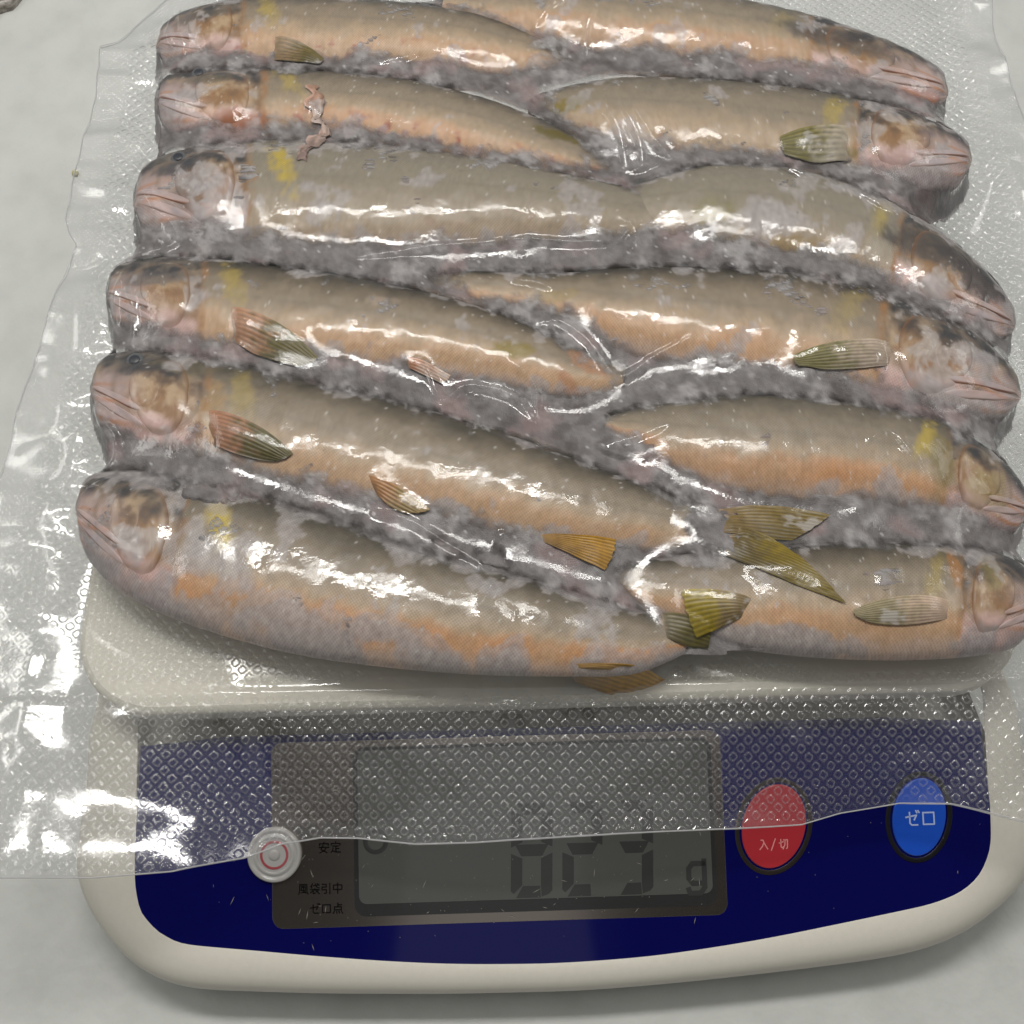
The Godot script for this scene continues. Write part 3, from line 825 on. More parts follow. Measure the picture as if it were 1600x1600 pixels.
func even(p: PackedVector2Array, count: int) -> PackedVector2Array:
	var total := 0.0
	for i in p.size() - 1:
		total += p[i].distance_to(p[i + 1])
	var out := PackedVector2Array()
	var at := 0.0
	var i := 0
	var done := 0.0
	for k in count:
		var want := total * k / (count - 1)
		while i < p.size() - 2 and done + p[i].distance_to(p[i + 1]) < want:
			done += p[i].distance_to(p[i + 1])
			i += 1
		out.append(p[i].lerp(p[i + 1], clampf((want - done) / p[i].distance_to(p[i + 1]), 0.0, 1.0)))
	return out


func segment(which: String, at: Vector2, w: float, h: float, parent: Node) -> void:
	# at: left end of the middle bar; h: height of half a digit; strokes lean a little
	var b := 3.4
	var g := 0.25
	var lean := -0.035
	var q := []
	match which:
		"g": q = [Vector2(1.2, -b * .5), Vector2(w - 1.2, -b * .5), Vector2(w - b * .9, b * .5), Vector2(b * .9, b * .5)]
		"d": q = [Vector2(b + g, h - b), Vector2(w - b - g, h - b), Vector2(w - b * 1.0, h), Vector2(1.6, h)]
		"a": q = [Vector2(1.6, -h), Vector2(w - 1.6, -h), Vector2(w - b - g, -h + b), Vector2(b + g, -h + b)]
		"e": q = [Vector2(0, 0.9), Vector2(b, b * .7), Vector2(b, h - b - g), Vector2(0.9, h - 1.2), Vector2(0, h - 2.0)]
		"c": q = [Vector2(w - b, b * .7), Vector2(w, 0.9), Vector2(w, h - 2.0), Vector2(w - 0.9, h - 1.0), Vector2(w - b + g, h - 0.2), Vector2(w - b, h - b)]
		"f": q = [Vector2(0, -h + 2.0), Vector2(b, -h + b + g), Vector2(b, -b * .7), Vector2(0, -0.9)]
		"b": q = [Vector2(w - b, -h + b + g), Vector2(w, -h + 2.0), Vector2(w, -0.9), Vector2(w - b, -b * .7)]
	var p := PackedVector2Array()
	for v in q:
		p.append(at + v + Vector2(v.y * lean, 0))
	part("digit_segment", loft([ring(p, 0.41)]), M.segment, parent)


func unit_letter(parent: Node) -> void:
	var l := [[.85, .0, .85, .82, .65, 1.0, .15, 1.0, .08, .86], [.85, .1, .3, .1, .12, .25, .12, .55, .3, .7, .85, .7]]
	part("unit_letter", strokes(l, Vector2(37.6, -27.8), Vector2(6.4, 9.6), 1.5, 0.42), M.segment, parent)


func button(called: String, at: Vector2, rx: float, rz: float, turn: float, m: Material, rim: Material, parent: Node) -> MeshInstance3D:
	var shape := func(ex: float) -> PackedVector2Array:
		var p := PackedVector2Array()
		for i in 48:
			var a := TAU * i / 48
			p.append(at + Vector2(cos(a) * (rx + ex), sin(a) * (rz + ex)).rotated(turn))
		return p
	var b := part(called, slab(shape.call(0.0), 0.1, 0.55, 0.3), m, parent)
	part("button_rim", loft([ring(shape.call(2.0), 0.1), ring(shape.call(2.0), 0.28), ring(shape.call(0.7), 0.3), ring(shape.call(0.6), 0.1)], false), rim, b)
	return b


func disc(at: Vector2, r: float) -> PackedVector2Array:
	var p := PackedVector2Array()
	for i in 56:
		p.append(at + Vector2(cos(TAU * i / 56), sin(TAU * i / 56)) * r)
	return p


# lint and flecks on the panel, and a few dark nicks on the casing's rim
func dust(parent: Node) -> void:
	var rng := RandomNumberGenerator.new()
	rng.seed = 9
	var st := SurfaceTool.new()
	st.begin(Mesh.PRIMITIVE_TRIANGLES)
	for k in 170:
		var at := Vector2(rng.randf_range(-118, 128), rng.randf_range(-52, -6))
		if k % 2 == 0:
			at = Vector2(rng.randf_range(-84, 46), rng.randf_range(-40, -13))
		if at.y > -16.0 and absf(at.x) > 85.0:
			continue
		var l := rng.randf_range(0.10, 0.22) if rng.randf() < 0.75 else rng.randf_range(0.5, 1.5)
		var w := rng.randf_range(0.05, 0.11)
		var a := rng.randf_range(0, PI)
		var t := Vector2(cos(a), sin(a)) * l
		var n := Vector2(-sin(a), cos(a)) * w
		var q := [at - t - n * 0.4, at + n, at + t + n * 0.3, at - n]
		for i in [0, 2, 1, 0, 3, 2]:
			st.set_normal(Vector3.UP)
			st.add_vertex(Vector3(q[i].x, 0.46, q[i].y) * MM)
	var o := part("dust", st.commit(), mat(Color(0.30, 0.28, 0.25), 0.8, 0.2), parent)
	o.set_meta("kind", "stuff")


func spirit_level(parent: Node) -> void:
	var c := Vector2(-85.1, -33.3)
	var b := part("spirit_level", loft([ring(disc(c, 8.0), 0.1), ring(disc(c, 8.0), 1.3), ring(disc(c, 7.6), 1.7), ring(disc(c, 7.0), 1.7), ring(disc(c, 6.7), 1.2), ring(disc(c, 6.1), 1.1), ring(disc(c, 5.8), 1.6), ring(disc(c, 5.2), 1.7), ring(disc(c, 4.9), 1.2)], true), M.level_shell, parent)
	part("red_ring", loft([ring(disc(c, 4.2), 1.2), ring(disc(c, 4.2), 1.36), ring(disc(c, 3.5), 1.36), ring(disc(c, 3.5), 1.2)], false), M.level_red, b)
	var s := SphereMesh.new()
	s.radius = 0.0017
	s.height = 0.0014
	part("bubble", s, M.level_shell, b).position = Vector3(c.x, 1.2, c.y) * MM
	var g := StandardMaterial3D.new()
	g.transparency = BaseMaterial3D.TRANSPARENCY_ALPHA
	g.albedo_color = Color(1, 1, 1, 0.05)
	g.roughness = 0.03
	var P := PackedVector3Array()
	for i in 9:
		for j in 40:
			var a := PI * 0.5 * i / 8.0
			P.append(Vector3(c.x + sin(a) * 7.0 * cos(TAU * j / 40), 1.75 + cos(a) * 1.3, c.y + sin(a) * 7.0 * sin(TAU * j / 40)) * MM)
	part("clear_dome", grid(P, 9, 40, PackedVector2Array(), PackedColorArray(), true), g, b)


# ---------------------------------------------------------------- rasters
func cell(x: float, z: float) -> int:
	return clampi(int(round((z - RZ0) / CELL)), 0, RH - 1) * RW + clampi(int(round((x - RX0) / CELL)), 0, RW - 1)


func look(a: PackedFloat32Array, x: float, z: float) -> float:
	var fx := clampf((x - RX0) / CELL, 0.0, RW - 1.001)
	var fz := clampf((z - RZ0) / CELL, 0.0, RH - 1.001)
	var i := int(fx)
	var j := int(fz)
	fx -= i
	fz -= j
	var k := j * RW + i
	return lerpf(lerpf(a[k], a[k + 1], fx), lerpf(a[k + RW], a[k + RW + 1], fx), fz)


# a skin stretched over the heights, at half the resolution
func stretched(a: PackedFloat32Array, times: int, pull: float) -> PackedFloat32Array:
	var cw := RW / 2
	var ch := RH / 2
	var rest := PackedFloat32Array()
	rest.resize(cw * ch)
	for j in ch:
		for i in cw:
			var k := j * 2 * RW + i * 2
			rest[j * cw + i] = maxf(maxf(a[k], a[k + 1]), maxf(a[k + RW], a[k + RW + 1]))
	var F := rest.duplicate()
	for it in times:
		for j in range(1, ch - 1):
			for i in range(1, cw - 1):
				var k := j * cw + i
				var m := (F[k - 1] + F[k + 1] + F[k - cw] + F[k + cw]) * 0.25 - pull
				F[k] = m if m > rest[k] else rest[k]
	var out := PackedFloat32Array()
	out.resize(RW * RH)
	for j in RH:
		for i in RW:
			var fi := minf(i * 0.5, cw - 1.001)
			var fj := minf(j * 0.5, ch - 1.001)
			var x := int(fi)
			var y := int(fj)
			var k := y * cw + x
			out[j * RW + i] = lerpf(lerpf(F[k], F[k + 1], fi - x), lerpf(F[k + cw], F[k + cw + 1], fi - x), fj - y)
	return out


func blurred(a: PackedFloat32Array, r: int) -> PackedFloat32Array:
	var t := PackedFloat32Array()
	t.resize(a.size())
	var w := 1.0 / (2 * r + 1)
	for j in RH:
		var row := j * RW
		var s := 0.0
		for i in range(-r, r + 1):
			s += a[row + clampi(i, 0, RW - 1)]
		for i in RW:
			t[row + i] = s * w
			s += a[row + mini(i + r + 1, RW - 1)] - a[row + maxi(i - r, 0)]
	var o := PackedFloat32Array()
	o.resize(a.size())
	for i in RW:
		var s := 0.0
		for j in range(-r, r + 1):
			s += t[clampi(j, 0, RH - 1) * RW + i]
		for j in RH:
			o[j * RW + i] = s * w
			s += t[mini(j + r + 1, RH - 1) * RW + i] - t[maxi(j - r, 0) * RW + i]
	return o


# ---------------------------------------------------------------- fish
# name, label, look: spot = strength of the yellow mark, peach = belly, veil = frost film on the skin, grey = how dull, snout colour
const GROUP := "frozen fish sealed in the vacuum bag"


func lines_of(key: String) -> Array:
	var d := PackedVector2Array()
	var v := PackedVector2Array()
	for s in FISH_OUTLINES[key]:
		d.append(Vector2(s[0], s[1]))
		v.append(Vector2(s[2], s[3]))
	var n := d.size()
	var mid := PackedVector2Array()
	var side := PackedVector2Array()
	for i in n:
		mid.append((d[i] + v[i]) * 0.5)
		side.append((v[i] - d[i]) * 0.5)
	# stations at even steps of length
	var len := PackedFloat32Array([0.0])
	var fine := 200
	for i in range(1, fine + 1):
		len.append(len[i - 1] + spline(mid, float(i) / fine).distance_to(spline(mid, float(i - 1) / fine)))
	var m2 := PackedVector2Array()
	var s2 := PackedVector2Array()
	var k := 0
	for i in 41:
		var want := len[fine] * i / 40.0
		while k < fine - 1 and len[k + 1] < want:
			k += 1
		var f := (k + clampf((want - len[k]) / (len[k + 1] - len[k]), 0.0, 1.0)) / fine
		m2.append(spline(mid, f))
		s2.append(spline(side, f))
	return [m2, s2]


func spline(p: PackedVector2Array, t: float) -> Vector2:
	var n := p.size()
	var f := clampf(t, 0.0, 1.0) * (n - 1)
	var i := mini(int(f), n - 2)
	return p[i].cubic_interpolate(p[i + 1], p[maxi(i - 1, 0)], p[mini(i + 2, n - 1)], f - i)


func fish_point(body: Array, s: float, v: float) -> Vector2:   # s from snout 0 to tail 1, v from back -1 to belly 1
	return spline(body[0], s) + spline(body[1], s) * v


func fish_height(d: Dictionary, body: Array, s: float, v: float, upper := 1.0) -> float:
	var w := spline(body[1], s).length()
	var thick := minf(0.57 * w, 11.0)
	var close := minf(1.0, sqrt(clampf(s / 0.02, 0.0, 1.0)))
	var sink := 1.0 - 0.05 * exp(-pow((s - d.head - 0.01) / 0.012, 2.0))
	var cy: float = 74.0 - 1.5 * (1.0 - smoothstep(0.0, 0.25, s)) - 1.0 * smoothstep(0.7, 1.0, s) + d.lift * smoothstep(0.0, 0.4, s)
	return cy + upper * thick * pow(maxf(0.0, 1.0 - pow(minf(absf(v), 1.0), 2.5)), 0.56) * close * sink


func skin_color(d: Dictionary, s: float, v: float, x: float, z: float, mm_from_snout: float) -> Color:
	var sd: float = d.seed * 37.0
	var big := n_coarse.get_noise_2d(x + sd, z - sd)
	var mid := n_mid.get_noise_2d(x - sd, z + sd)
	var fine := n_fine.get_noise_2d(x, z + sd)
	var grain := n_grain.get_noise_2d(x, z)
	var head: float = d.head * (1.0 + 0.10 * (1.0 - v * v)) + 0.006 * mid
	var c := Color(0.36, 0.285, 0.19)
	var back := Color(0.040, 0.035, 0.027)
	var flank := Color(0.265, 0.212, 0.150)
	var beige := Color(0.47, 0.345, 0.228)
	var peach := Color(0.60, 0.285, 0.118)
	var pale := Color(0.62, 0.47, 0.39)
	var vv := v + 0.12 * mid + 0.10 * big
	# body
	c = back.lerp(flank, smoothstep(-0.85, -0.12, vv))
	c = c.lerp(beige, smoothstep(-0.1, 0.42, vv))
	c = c.lerp(peach, smoothstep(0.26, 0.5, vv) * d.peach * (0.75 + 0.5 * big))
	c = c.lerp(pale, smoothstep(0.62, 0.95, vv) * 0.85)
	c = c.lerp(Color(0.25, 0.225, 0.175), d.grey * (1.0 - 0.4 * smoothstep(0.3, 0.8, vv)))
	# muscle chevrons showing through the belly
	var chev := sin((mm_from_snout * 2.4) + absf(v - 0.2) * 9.0)
	c = c * (1.0 + 0.028 * chev * smoothstep(-0.1, 0.4, v))
	c = c.lerp(Color(0.16, 0.135, 0.10), (1.0 - smoothstep(0.010, 0.035, absf(v + 0.02 + 0.02 * mid))) * 0.22)
	# the yellow mark behind the gill
	var ys := Vector2((s - d.head - 0.085 - 0.03 * v + 0.006 * mid) / 0.017, (v + 0.26) / 0.40).length()
	c = c.lerp(Color(0.50, 0.37, 0.035), clampf(1.5 - ys + mid * 0.9 + fine * 0.4, 0.0, 1.0) * d.spot * 0.85)
	# head
	var h := 1.0 - smoothstep(head - 0.006, head + 0.006, s)
	var top := Color(0.045, 0.044, 0.045).lerp(Color(0.15, 0.125, 0.10), clampf(0.4 + 1.2 * mid + 0.5 * fine, 0, 1))
	var cheek := Color(0.27, 0.15, 0.07).lerp(Color(0.40, 0.285, 0.175), clampf(0.42 + mid * 1.5 + 0.5 * fine, 0, 1))
	var jaw := Color(0.58, 0.40, 0.36)
	var hc := top.lerp(cheek, smoothstep(-0.5, 0.12, v + 0.35 * mid))
	hc = hc.lerp(jaw, smoothstep(0.30, 0.62, v + 0.2 * mid))
	var sn := 1.0 - smoothstep(0.25, 0.62, s / head)
	hc = hc.lerp(Color(0.46, 0.36, 0.345), sn * smoothstep(-0.5, 0.0, v) * 0.8)
	# stripes of the jaw
	var st := sin((v + 0.35 * s / head) * 17.0)
	hc = hc.lerp(Color(0.45, 0.19, 0.07), sn * smoothstep(0.55, 0.95, st) * smoothstep(-0.1, 0.1, v) * 0.7)
	# gill cover: rings of the plate, rusty slit behind it
	var gp := Vector2((s / head - 0.62) / 0.34, (v - 0.05) / 0.62).length()
	hc = hc.lerp(Color(0.20, 0.145, 0.10), clampf(1.0 - absf(gp - 1.0) * 9.0, 0.0, 1.0) * 0.55)
	c = c.lerp(hc, h)
	var slit := clampf(1.0 - absf(s - head - 0.004) / 0.011, 0.0, 1.0) * (1.0 - smoothstep(0.55, 0.85, absf(v)))
	c = c.lerp(Color(0.34, 0.15, 0.045), slit * 0.75 * (0.6 + mid))
	# blood and bruises
	c = c.lerp(Color(0.30, 0.045, 0.02), d.blood * smoothstep(0.25, 0.5, mid + 0.3 * big) * smoothstep(0.25, 0.7, v) * 0.8)
	for p in STAINS:
		if absf(x - p[0]) < 32.0 and absf(z - p[1]) < 32.0:
			var q := Vector2(x - p[0], z - p[1]).rotated(-deg_to_rad(p[4]))
			var e := 1.25 - Vector2(q.x / p[2], q.y / p[3]).length() + 0.5 * mid + 0.3 * fine
			c = c.lerp(Color(p[5], p[6], p[7]), smoothstep(0.0, 0.7, e) * p[8])
	# film of rime in patches with an edge of their own
	var rime: float = big * 0.9 + mid * 0.42 + fine * 0.07 + d.veil
	for p in FROST_PATCHES:
		if p[5] < 0.6 and p[5] > 0.0 and absf(x - p[0]) < 30.0 and absf(z - p[1]) < 30.0:
			var q := Vector2(x - p[0], z - p[1]).rotated(-deg_to_rad(p[4]))
			rime += 0.75 * clampf(1.3 - Vector2(q.x / p[2], q.y / p[3]).length(), 0.0, 1.0)
	rime += 0.40 * smoothstep(0.40, 0.95, absf(v)) + 0.20 * h
	var amount := smoothstep(0.29, 0.38, rime) * 0.56 + smoothstep(0.58, 0.70, rime) * 0.24
	var rc := Color(0.30, 0.275, 0.275).lerp(Color(0.44, 0.41, 0.40), clampf(0.5 + 0.5 * fine, 0, 1))
	c = c.lerp(rc, amount)
	c = c * (1.0 + 0.11 * grain + 0.10 * fine)
	# brine streaks and specks
	if grain > 0.62 and fine > 0.1:
		c = c.lerp(Color(0.6, 0.58, 0.56), 0.5)
	return Color(clampf(c.r, 0.01, 0.8), clampf(c.g, 0.01, 0.8), clampf(c.b, 0.008, 0.8))


func frozen_fish(d: Dictionary) -> void:
	var body := lines_of(d.key)
	var left: bool = d.key[0] == "L"
	var base := fish_point(body, 0.4, 0.0)
	var t := thing("frozen_fish", d.label, "fish", Vector3(base.x, 64.0, base.y) * MM, GROUP)
	var off := Vector3(base.x, 64.0, base.y)
	var NS := 300
	var TOP := 64
	var NA := TOP + 14
	var P := PackedVector3Array()
	var UV := PackedVector2Array()
	var C := PackedColorArray()
	var run := 0.0
	var last := spline(body[0], 0.0)
	for i in NS:
		var s := float(i) / (NS - 1)
		var mid := spline(body[0], s)
		run += mid.distance_to(last)
		last = mid
		var side := spline(body[1], s)
		var w := side.length()
		var close := minf(1.0, sqrt(clampf(s / 0.02, 0.0, 1.0)))
		for j in NA:
			var th: float
			if j < TOP:
				th = PI * (-0.02 + 1.04 * j / (TOP - 1))
			else:
				th = PI * (1.02 + 0.96 * (j - TOP + 1) / 15.0)
			var cv := cos(th)
			var v := signf(cv) * pow(absf(cv), 0.92)
			var yy := signf(sin(th)) * pow(absf(sin(th)), 0.92)
			var q := mid + side * v * close
			var y := fish_height(d, body, s, v, signf(yy))
			if yy > 0.0:
				y += 0.35 * n_mid.get_noise_2d(q.x, q.y)
				# plates of the head, the jaw's folds
				if s < d.head:
					y += 0.25 * sin((v + 0.35 * s / d.head) * 17.0) * smoothstep(0.0, 0.25, v) * (1.0 - smoothstep(0.4, 0.7, s / d.head))
				var kk := cell(q.x, q.y)
				if y > fish_top[kk]:
					fish_top[kk] = y
			P.append((Vector3(q.x, y, q.y) - off) * MM)
			UV.append(Vector2(run / 1.05, v * w / 1.05 + 0.12 * n_mid.get_noise_2d(q.x * 2.0, q.y * 2.0)))
			C.append(skin_color(d, s, v, q.x, q.y, run) if yy > -0.2 else skin_color(d, s, 0.85 * signf(v), q.x, q.y, run).lerp(Color(0.45, 0.39, 0.35), 0.4))
	part("body", grid(P, NS, NA, UV, C, true, left), M.skin, t)
	raised_patch("gill_cover", d, body, 0.74, 0.06, 0.25, 0.68, 0.6, 0, t)
	raised_patch("cheek_plate", d, body, 0.60, -0.02, 0.15, 0.46, 0.72, 0, t)
	raised_patch("upper_jaw", d, body, 0.34, 0.22, 0.31, 0.075, 0.6, 1, t)
	raised_patch("lower_jaw", d, body, 0.33, 0.44, 0.30, 0.085, 0.4, 2, t)
	if d.eye > 0.0:
		var e := fish_point(body, d.head * 0.47, d.eye_v)
		var ey := fish_height(d, body, d.head * 0.47, d.eye_v)
		var s1 := SphereMesh.new()
		s1.radius = 0.0029
		s1.height = 0.0030
		var eo := part("eye", s1, M.eye_white, t)
		eo.position = (Vector3(e.x, ey - 0.55, e.y) - off) * MM
		var s2 := SphereMesh.new()
		s2.radius = 0.0017
		s2.height = 0.0008
		part("pupil", s2, M.pupil, eo).position = Vector3(0.0001, 0.00135, 0.0003)


# a plate on the head: centre and radii in shares of the head's length and half width
func raised_patch(called: String, d: Dictionary, body: Array, cs: float, cv: float, rs: float, rv: float, lift: float, look_: int, t: Node3D) -> void:
	var nr := 16
	var na := 44
	var P := PackedVector3Array()
	var C := PackedColorArray()
	var tops := {}
	for i in nr:
		var r := float(i) / (nr - 1)
		for j in na:
			var a := TAU * j / na
			var sq := pow(absf(cos(a)), 0.8) * signf(cos(a))
			var s: float = d.head * (cs + rs * r * sq)
			var v := cv + rv * r * sin(a)
			if look_ >= 1:
				v += 0.55 * (s / d.head - cs) + 0.05
			var q := fish_point(body, s, v)
			var y := fish_height(d, body, s, clampf(v, -0.96, 0.96)) + lift * (1.0 - pow(r, 9.0)) - 0.35 * pow(r, 14.0)
			var mid := n_mid.get_noise_2d(q.x, q.y + d.seed * 37.0)
			var fine := n_fine.get_noise_2d(q.x, q.y)
			var c: Color
			c = skin_color(d, minf(s, d.head * 0.97), v, q.x, q.y, 0.0)
			if look_ == 0:
				c = c.lerp(Color(0.20, 0.095, 0.04), smoothstep(0.80, 0.97, r) * clampf(cos(a) + 0.2, 0, 1) * 0.65)
			else:
				c = c.lerp(Color(0.52, 0.39, 0.37).lerp(Color(0.40, 0.34, 0.36), clampf(0.5 + mid * 1.6, 0, 1)), 0.5)
				c = c.lerp(Color(0.34, 0.13, 0.05) if look_ == 1 else Color(0.50, 0.36, 0.30), smoothstep(0.62, 0.95, r) * clampf(sin(a), 0, 1) * 0.9)
			C.append(Color(clampf(c.r, 0.01, 0.8), clampf(c.g, 0.01, 0.8), clampf(c.b, 0.01, 0.8)))
			P.append(Vector3(q.x, y, q.y) * MM)
			var kk := cell(q.x, q.y)
			tops[kk] = maxf(tops.get(kk, 0.0), y)
	for kk in tops:
		fish_top[kk] = maxf(fish_top[kk], tops[kk])
	var right: bool = d.key[0] == "R"
	var o := part(called, grid(P, nr, na, PackedVector2Array(), C, true, right), M.fin, t)
	o.position = -t.position


# ---------------------------------------------------------------- frost between the fish
func frost() -> void:
	var b1 := blurred(blurred(fish_top, 7), 6)
	var skin := blurred(stretched(fish_top, 90, 0.012), 3)
	var there := PackedFloat32Array()
	there.resize(RW * RH)
	for k in there.size():
		there[k] = 1.0 if fish_top[k] > 64.0 else 0.0
	there = blurred(blurred(there, 9), 9)
	var core := pairs(PACK_CORE)
	ice_top.resize(RW * RH)
	pack_top.resize(RW * RH)
	var P := PackedVector3Array()
	var C := PackedColorArray()
	var keep := PackedByteArray()
	P.resize(RW * RH)
	C.resize(RW * RH)
	keep.resize(RW * RH)
	for j in RH:
		var z := RZ0 + j * CELL
		for i in RW:
			var k := j * RW + i
			var x := RX0 + i * CELL
			var soft := b1[k]
			var f := fish_top[k]
			var inside := there[k]
			if inside < 0.6 and inside > 0.01 and Geometry2D.is_point_in_polygon(Vector2(x, z), core):
				inside = 0.6
			if inside < 0.05:
				ice_top[k] = 58.0
				pack_top[k] = f
				continue
			var big := n_coarse.get_noise_2d(x + 300.0, z)
			var mid := n_mid.get_noise_2d(x, z + 200.0)
			var fine := n_fine.get_noise_2d(x + 50.0, z)
			var grain := n_grain.get_noise_2d(x, z)
			var h := skin[k] - 0.92 + big * 1.5 + mid * 0.6 + fine * 0.2
			h = lerpf(minf(60.5, h), h, smoothstep(0.16, 0.50, inside + 0.04 * mid - 0.06 * smoothstep(38.0, 50.0, z)))
			var lump := 0.0
			for p in FROST_PATCHES:
				if p[5] < 0.6 and p[5] > 0.0:
					continue
				var q := Vector2(x - p[0], z - p[1]).rotated(-deg_to_rad(p[4]))
				var e := Vector2(q.x / p[2], q.y / p[3]).length() - 1.0 + mid * 0.5 + fine * 0.35
				if e < 0.0 and p[5] < 0.0:
					h = minf(h, skin[k] + p[5] * minf(1.0, -e * 2.5))
				elif e < 0.0:
					lump = 1.0
					h = maxf(h, skin[k] + p[5] * minf(1.0, -e * 5.0))
			h += grain * 0.05
			# none hangs from the outer side of the front row
			var front := (z > 18.0 or (x < -119.0 and z > -6.0)) and inside < 0.58
			if front:
				h = minf(h, f + 0.15)
			ice_top[k] = h
			pack_top[k] = maxf(f, h)
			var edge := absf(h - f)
			mid = n_mid.get_noise_2d(x, z + 200.0 - h * 1.3)
			fine = n_fine.get_noise_2d(x + 50.0, z - h * 1.3)
			grain = n_grain.get_noise_2d(x, z - h * 1.3)
			var c := Color(0.100, 0.089, 0.088).lerp(Color(0.215, 0.199, 0.196), clampf(0.5 + 0.6 * mid + 0.3 * fine, 0, 1))
			c = c.lerp(Color(0.42, 0.40, 0.395), smoothstep(0.15, 0.6, big + 0.4 * mid + 0.15 * fine) * 0.5)
			c = c.lerp(Color(0.075, 0.062, 0.060), smoothstep(0.36, 0.5, -big * 0.9 - mid * 0.5 + fine * 0.3) * 0.7)
			c = c.lerp(Color(0.30, 0.20, 0.19), smoothstep(0.1, 0.5, n_coarse.get_noise_2d(x - 90.0, z + 60.0)) * 0.5)
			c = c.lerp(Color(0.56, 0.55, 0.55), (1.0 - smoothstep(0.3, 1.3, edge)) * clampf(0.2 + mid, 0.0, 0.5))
			c = c * (1.0 + 0.14 * grain + 0.10 * fine)
			if grain > 0.7:
				c = c.lerp(Color(0.66, 0.65, 0.65), 0.55)
			# ice is clear where it is thin and white where it is thick
			var body_ := clampf(0.20 + (h - f) / 3.4 + 0.5 * mid + 0.35 * fine, 0.0, 0.97)
			body_ *= smoothstep(-0.1, 0.45, h - f)
			if lump > 0.0:
				body_ = maxf(body_, 0.8)
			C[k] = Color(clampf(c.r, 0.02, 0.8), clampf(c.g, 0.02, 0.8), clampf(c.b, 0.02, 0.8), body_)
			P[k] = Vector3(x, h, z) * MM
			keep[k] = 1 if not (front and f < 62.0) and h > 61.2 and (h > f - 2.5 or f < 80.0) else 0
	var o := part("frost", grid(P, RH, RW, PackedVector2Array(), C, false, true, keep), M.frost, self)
	o.set_meta("kind", "stuff")
	tag(o, "grey grainy frost filling the gaps between the fish inside the bag", "frost")


# ---------------------------------------------------------------- fins
func fin(d: Dictionary) -> void:
	# root edge a-b, tip edge c-d; rays run from the root to the tip
	var owner_: Node3D = null
	for o in get_children():
		if o.has_meta("label") and o.get_meta("label") == LABEL_OF[d.fish]:
			owner_ = o
	var q := pairs(d.at)   # root upper, root lower, tip upper, tip lower, bulge upper, bulge lower
	var nu := 40
	var nv := 48
	var P := PackedVector3Array()
	var C := PackedColorArray()
	var c0 := Color(d.c[0], d.c[1], d.c[2])
	var c1 := Color(d.c[3], d.c[4], d.c[5])
	var raised := {}
	for side in 2:
		for i in nu:
			var u := float(i) / (nu - 1)
			for j in nv:
				var v := float(j) / (nv - 1)
				var up := q[0].bezier_interpolate(q[0].lerp(q[4], 0.6), q[2].lerp(q[4], 0.6), q[2], u)
				var dn := q[1].bezier_interpolate(q[1].lerp(q[5], 0.6), q[3].lerp(q[5], 0.6), q[3], u)
				var w := up.lerp(dn, v)
				var ragged := 1.0
				if u > 0.9:
					w += (w - (q[0] + q[1]) * 0.5).normalized() * (u - 0.9) * 10.0 * (0.7 * sin(v * PI) + 0.5 * n_fine.get_noise_2d(v * 12.0, d.seed))
				if d.kind == "torn_skin":
					w += Vector2(n_mid.get_noise_2d(w.x * 1.3, w.y * 1.3), n_mid.get_noise_2d(w.y * 1.3 + 90.0, w.x * 1.3)) * 3.2
				var ray := sin(v * d.rays * 1.35 * TAU + 0.8 * sin(u * 3.0))
				var y := look(fin_base, w.x, w.y) + 0.25
				var ends := sin(PI * clampf(v, 0.03, 0.97))
				y += ((0.5 + 0.3 * ends) * smoothstep(0.0, 0.3, u) - 0.55 * (1.0 - smoothstep(0.0, 0.2, u)) + 0.05 * ray * smoothstep(0.0, 0.3, u)) if side == 0 else -0.6
				P.append(Vector3(w.x, y, w.y) * MM)
				var n := n_mid.get_noise_2d(w.x * 2.0, w.y * 2.0)
				var c := (Color(0.33, 0.23, 0.15).lerp(c0, smoothstep(0.0, 0.16, u + 0.1 * n)).lerp(c1, smoothstep(0.25, 0.7, u + 0.25 * n))) * lerpf(0.95, 0.62, v)
				c = c * (1.0 + 0.24 * ray * smoothstep(0.05, 0.35, u) + 0.25 * n_fine.get_noise_2d(w.x, w.y))
				var rime := smoothstep(0.25, 0.4, n_coarse.get_noise_2d(w.x * 1.6 + 40.0, w.y * 1.6) + n_fine.get_noise_2d(w.x, w.y) * 0.3 + d.veil)
				c = c.lerp(Color(0.42, 0.40, 0.385), rime * 0.55)
				C.append(Color(clampf(c.r, 0.01, 0.8), clampf(c.g, 0.01, 0.8), clampf(c.b, 0.005, 0.8)))
				if side == 0:
					var kk := cell(w.x, w.y)
					raised[kk] = maxf(raised.get(kk, 0.0), y)
	for kk in raised:
		fin_base[kk] = maxf(fin_base[kk], raised[kk] - 0.2)
		pack_top[kk] = maxf(pack_top[kk], raised[kk])
	var half := nu * nv
	var st := SurfaceTool.new()
	var o := part(d.kind, grid(P.slice(0, half), nu, nv, PackedVector2Array(), C.slice(0, half), false, false), M.fin, owner_)
	o.position = -owner_.position


